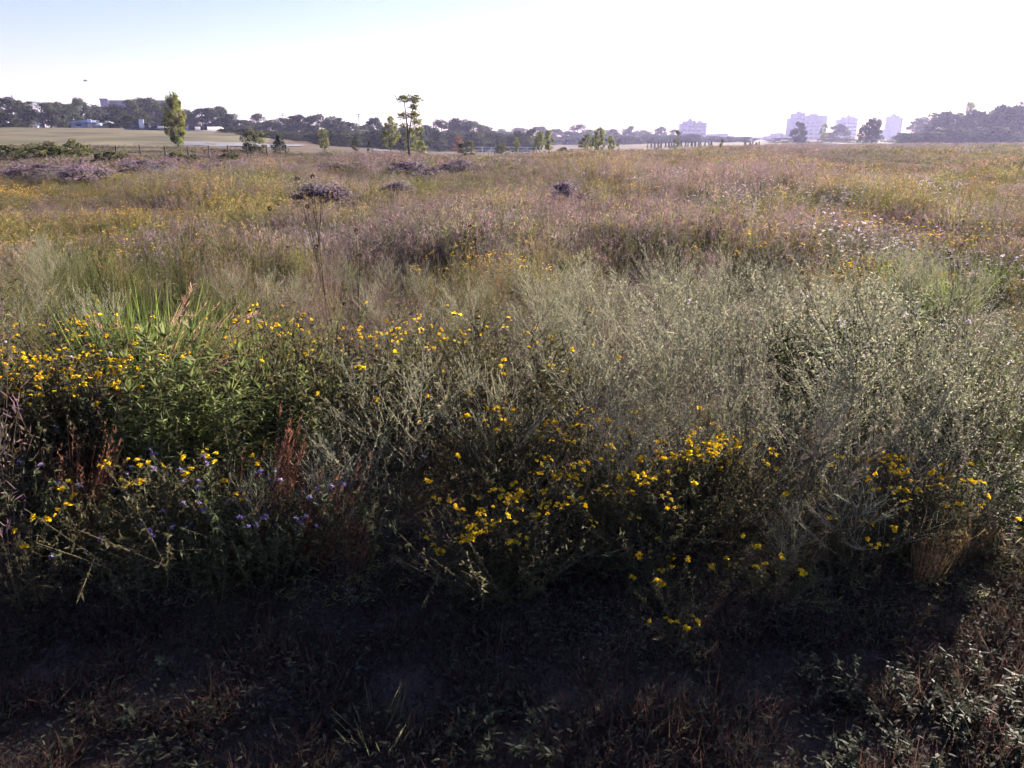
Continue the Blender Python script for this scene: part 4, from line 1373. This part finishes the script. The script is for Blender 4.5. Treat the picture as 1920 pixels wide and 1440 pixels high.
def gable(name, px0, px1, py_eave, py_ridge, Y, depth, wall_m, roof_m, label, wins=(), door=None):
    a, b = at(px0, py_eave, Y), at(px1, py_eave, Y)
    ze, zr = a.z, at(px0, py_ridge, Y).z
    z0 = min(th(a.x, Y), th(b.x, Y)) - .4
    o = thing(name, ((a.x + b.x) / 2, Y, z0))
    hw, h, hr = (b.x - a.x) / 2, ze - z0, zr - z0
    w = MB()
    w.box(-hw, hw, 0, depth, 0, h)
    w.build('wall', wall_m, o)
    r = MB()
    ov = .35
    V = [(-hw - ov, -ov, h), (hw + ov, -ov, h), (hw + ov, depth / 2, hr), (-hw - ov, depth / 2, hr), (-hw - ov, depth + ov, h), (hw + ov, depth + ov, h)]
    V += [(x, y, z - .18) for x, y, z in V]
    r.add(V, [(0, 1, 2, 3), (3, 2, 5, 4), (6, 9, 8, 7), (9, 10, 11, 8), (0, 6, 7, 1), (4, 5, 11, 10), (0, 3, 9, 6), (3, 4, 10, 9), (1, 7, 8, 2), (2, 8, 11, 5)], np.ones((12, 3)))
    r.build('roof', roof_m, o)
    for (u, v, ww, wh) in wins:
        m = MB()
        cx = -hw + u * 2 * hw
        m.box(cx - ww / 2, cx + ww / 2, -.04, .0 + .02, .4 + v, .4 + v + wh)
        m.build('window', M_GLASS, o)
    if door:
        m = MB()
        cx = -hw + door * 2 * hw
        m.box(cx - .5, cx + .5, -.05, .02, .4, 2.5)
        m.build('door', M_WHITE, o)
    return tag(o, label, 'building')


gable('white_house', 30, 54, 226, 220, 215, 7, M_WHITE, M_ROOF, 'small white house between trees at the far left', ((.25, .9, .9, 1.1), (.72, .9, .9, 1.1)), .5)
gable('storage_shed', 132, 180, 230, 225, 190, 9, M_SHED, M_SHED, 'blue-grey metal shed at the back of the lawn', ((.3, .6, 1.2, .9),), .75)
gable('shed_annex', 183, 210, 236, 232, 192, 7, M_SHED, M_ROOF, 'small grey shed joined to the right of the blue-grey one', ((.5, .5, 1.0, .8),))
gable('low_dark_building', 237, 303, 241, 236, 160, 9, M_DARKW, M_DARKW, 'long low dark building left of the yellow-green young tree', ((.3, .4, 1.2, 1.0), (.55, .4, 1.2, 1.0), (.8, .4, 1.2, 1.0)), .45)
gable('long_low_building', 305, 397, 249, 237, 170, 10, M_DARKW, M_ROOF, 'long low building with a pale grey roof behind the yellow-green young tree', ((.4, .3, 1.4, .8), (.6, .3, 1.4, .8), (.85, .3, 1.4, .8)))
gable('far_white_cottage', 398, 412, 248, 246, 185, 5, M_WHITE, M_ROOF, 'tiny pale shed at the right end of the grey-roofed building', ((.5, .2, .6, .5),))


def block(name, parts, Y, label, base=262, floors=0, m=None, depth=18, cat='building'):
    """a tower of box volumes; parts = (px0, px1, top row, depth offset)"""
    m = m or M_CONC
    x0 = at(parts[0][0], base, Y)
    z0 = min(-.9 if Y > 500 else -.2, th(x0.x, Y)) - 1.5
    cxm = (at(parts[0][0], 260, Y).x + at(parts[-1][1], 260, Y).x) / 2
    o = thing(name, (cxm, Y, z0))
    for i, (p0, p1, top, off) in enumerate(parts):
        a, b = at(p0, top, Y).x - cxm, at(p1, top, Y).x - cxm
        h = at(p0, top, Y).z - z0
        w = MB()
        w.box(a + .01, b - .01, off, off + depth, 0, h)
        w.build('wall', m, o)
        pr = MB()
        pr.box(a - .25, b - .26 + .01 * i, off - .25, off + .12, h + .01, h + .55)
        pr.build('parapet', M_CONC2, o)
        if h > 14 and name != 'hill_block':
            rp = MB()
            m0, wd_ = a + (b - a) * .3, (b - a) * .35
            rp.box(m0, m0 + wd_, off + 4, off + 9, h - .2, h + 2.2)
            rp.build('roof_plant', M_CONC2, o)
        if floors:
            if b - a > 12:
                for q in range(1, int((b - a) / 5)):
                    pl = MB()
                    xq = a + q * 5
                    pl.box(xq - .35, xq + .35, off - .3, off - .07, 1, h - .3)
                    pl.build('pilaster', m, o)
            fh = 3.5
            k = int((h - 4) / fh)
            for f in range(k):
                wb = MB()
                zc = 3.2 + f * fh
                if b - a > 4:
                    wb.box(a + 1.0, b - 1.0, off - .06, off + .02, zc, zc + 1.5)
                    wb.build('window_band', M_GLASS, o)
    return tag(o, label, cat)


block('hill_block', [(187, 203, 187, 0), (203, 318, 190, 2)], 380, 'flat-roofed block just showing above the trees on the left hill', base=230, m=M_CONC2)
block('stepped_tower_block', [(1280, 1289, 231, 0), (1289, 1305, 227, 0), (1305, 1326, 230.5, 0)], 820, 'pale tower block with a raised centre, alone right of the middle', floors=1)
block('low_long_block', [(1326, 1347, 252, 0), (1347, 1367, 251, 3), (1367, 1380, 255, 6)], 860, 'low stepped building right of the lone pale tower block')
block('flat_block', [(1386, 1403, 257, 0)], 880, 'small flat building between the low stepped building and the wide tower')
block('flat_block', [(1405, 1432, 258, 0)], 900, 'very low long building left of the hazy roofs')
block('low_roofs', [(1441, 1456, 255, 0), (1456, 1472, 250, 4), (1472, 1486, 252, 2)], 850, 'cluster of low roofs left of the wide tower block')
block('wide_tower_block', [(1487, 1494, 221, 0), (1494, 1511, 212.5, 0), (1511, 1553, 217.5, 1)], 800, 'wide tower block with a taller left end, behind the round tree', floors=1)
block('middle_tower', [(1580, 1590, 223, 0), (1590, 1602, 219.5, 0), (1602, 1611, 222, 2)], 850, 'stepped tower left of the tree under the masts', floors=1)
block('slender_tower', [(1660, 1676, 243, 3), (1676, 1687, 217, 0), (1688, 1694, 221.5, 0)], 850, 'slender tower with a dark vertical slot, right of the masts', floors=0)
block('low_wing', [(1553, 1582, 250, 4)], 860, 'low wing between the wide tower block and the stepped tower', floors=0)


def mast(name, px, top, bot, Y, r, label, arms=0):
    a, b = at(px, bot, Y), at(px, top, Y)
    z = th(a.x, Y)
    o = thing(name, (a.x, Y, z))
    mb = MB()
    mb.tubes([[0, 0, -.5]], [[0, 0, 1]], b.z - z + .5, r, r * .6, [(1, 1, 1)], nseg=3, m=6)
    mb.build('pole', M_STEEL, o)
    for i in range(arms):
        m = MB()
        h = (b.z - z) * (.96 - .07 * i)
        m.box(-1.0, 1.0, -.06 - r, -r - .01, h, h + .16)
        m.build('crossarm', M_STEEL, o)
    return tag(o, label, 'mast')


mast('utility_pole', 676, 213, 280, 240, .2, 'utility pole rising out of the wood left of the two-headed tree', 2)
mast('utility_pole', 535, 212, 280, 260, .16, 'small pole top with a crossarm above the central wood', 2)
mast('radio_mast', 1633, 203, 262, 700, .4, 'plain radio mast left of the banded one, over the dark bushy tree')
mast('chimney_mast', 1646, 200, 262, 720, .5, 'banded radio mast over the dark bushy tree', 4)
mast('utility_pole', 1696, 234, 262, 600, .3, 'short pole at the right side of the slender tower', 1)

# bird
def bird():
    c = at(160, 151.5, 95)
    o = thing('flying_bird', c, R(20))
    mb = MB()
    ring = 8
    prof = [(-.28, .004), (-.2, .03), (-.05, .065), (.08, .06), (.17, .035), (.23, .035), (.27, .012), (.31, .002)]
    V, Fc = [], []
    for x, r in prof:
        for j in range(ring):
            a = 6.283 * j / ring
            V.append((x, r * math.cos(a), r * math.sin(a)))
    for i in range(len(prof) - 1):
        for j in range(ring):
            Fc.append((i * ring + j, i * ring + (j + 1) % ring, (i + 1) * ring + (j + 1) % ring, (i + 1) * ring + j))
    mb.add(V, Fc, np.tile((.3, .3, .32), (len(V), 1)))
    mb.build('body', M_BARK, o)
    for s in (-1, 1):
        w = MB()
        st = [(0, .05, .02, .17), (0, .22, .12, .15), (-.03, .40, .12, .11), (-.10, .58, .03, .03)]
        V = []
        for x, y, z, ch in st:
            V += [(x + ch * .5, s * y, z), (x - ch * .5, s * y, z), (x + ch * .5, s * y, z - .012), (x - ch * .5, s * y, z - .012)]
        Fc = []
        for i in range(3):
            b = 4 * i
            Fc += [(b, b + 1, b + 5, b + 4), (b + 2, b + 6, b + 7, b + 3), (b, b + 4, b + 6, b + 2), (b + 1, b + 3, b + 7, b + 5)]
        w.add(V, Fc, np.tile((.22, .22, .24), (len(V), 1)))
        w.build('wing', M_BARK, o)
    tag(o, 'small gull-like bird gliding in the sky over the left treeline', 'bird')


bird()

# ------------------------------------------------------------ haze
hm = bpy.data.materials.new('haze')
hm.use_nodes = True
t = hm.node_tree
t.nodes.clear()
out = N(t, 'ShaderNodeOutputMaterial')
pv = N(t, 'ShaderNodeVolumePrincipled')
pv.inputs['Color'].default_value = (.53, .54, .90, 1)
pv.inputs['Density'].default_value = .00027
pv.inputs['Anisotropy'].default_value = .35
t.links.new(pv.outputs[0], out.inputs['Volume'])
mb = MB()
mb.box(-1600, 1600, -1600, 1600, -6, 46)
hz = mb.build('haze', hm)
tag(hz, None, None, kind='stuff')
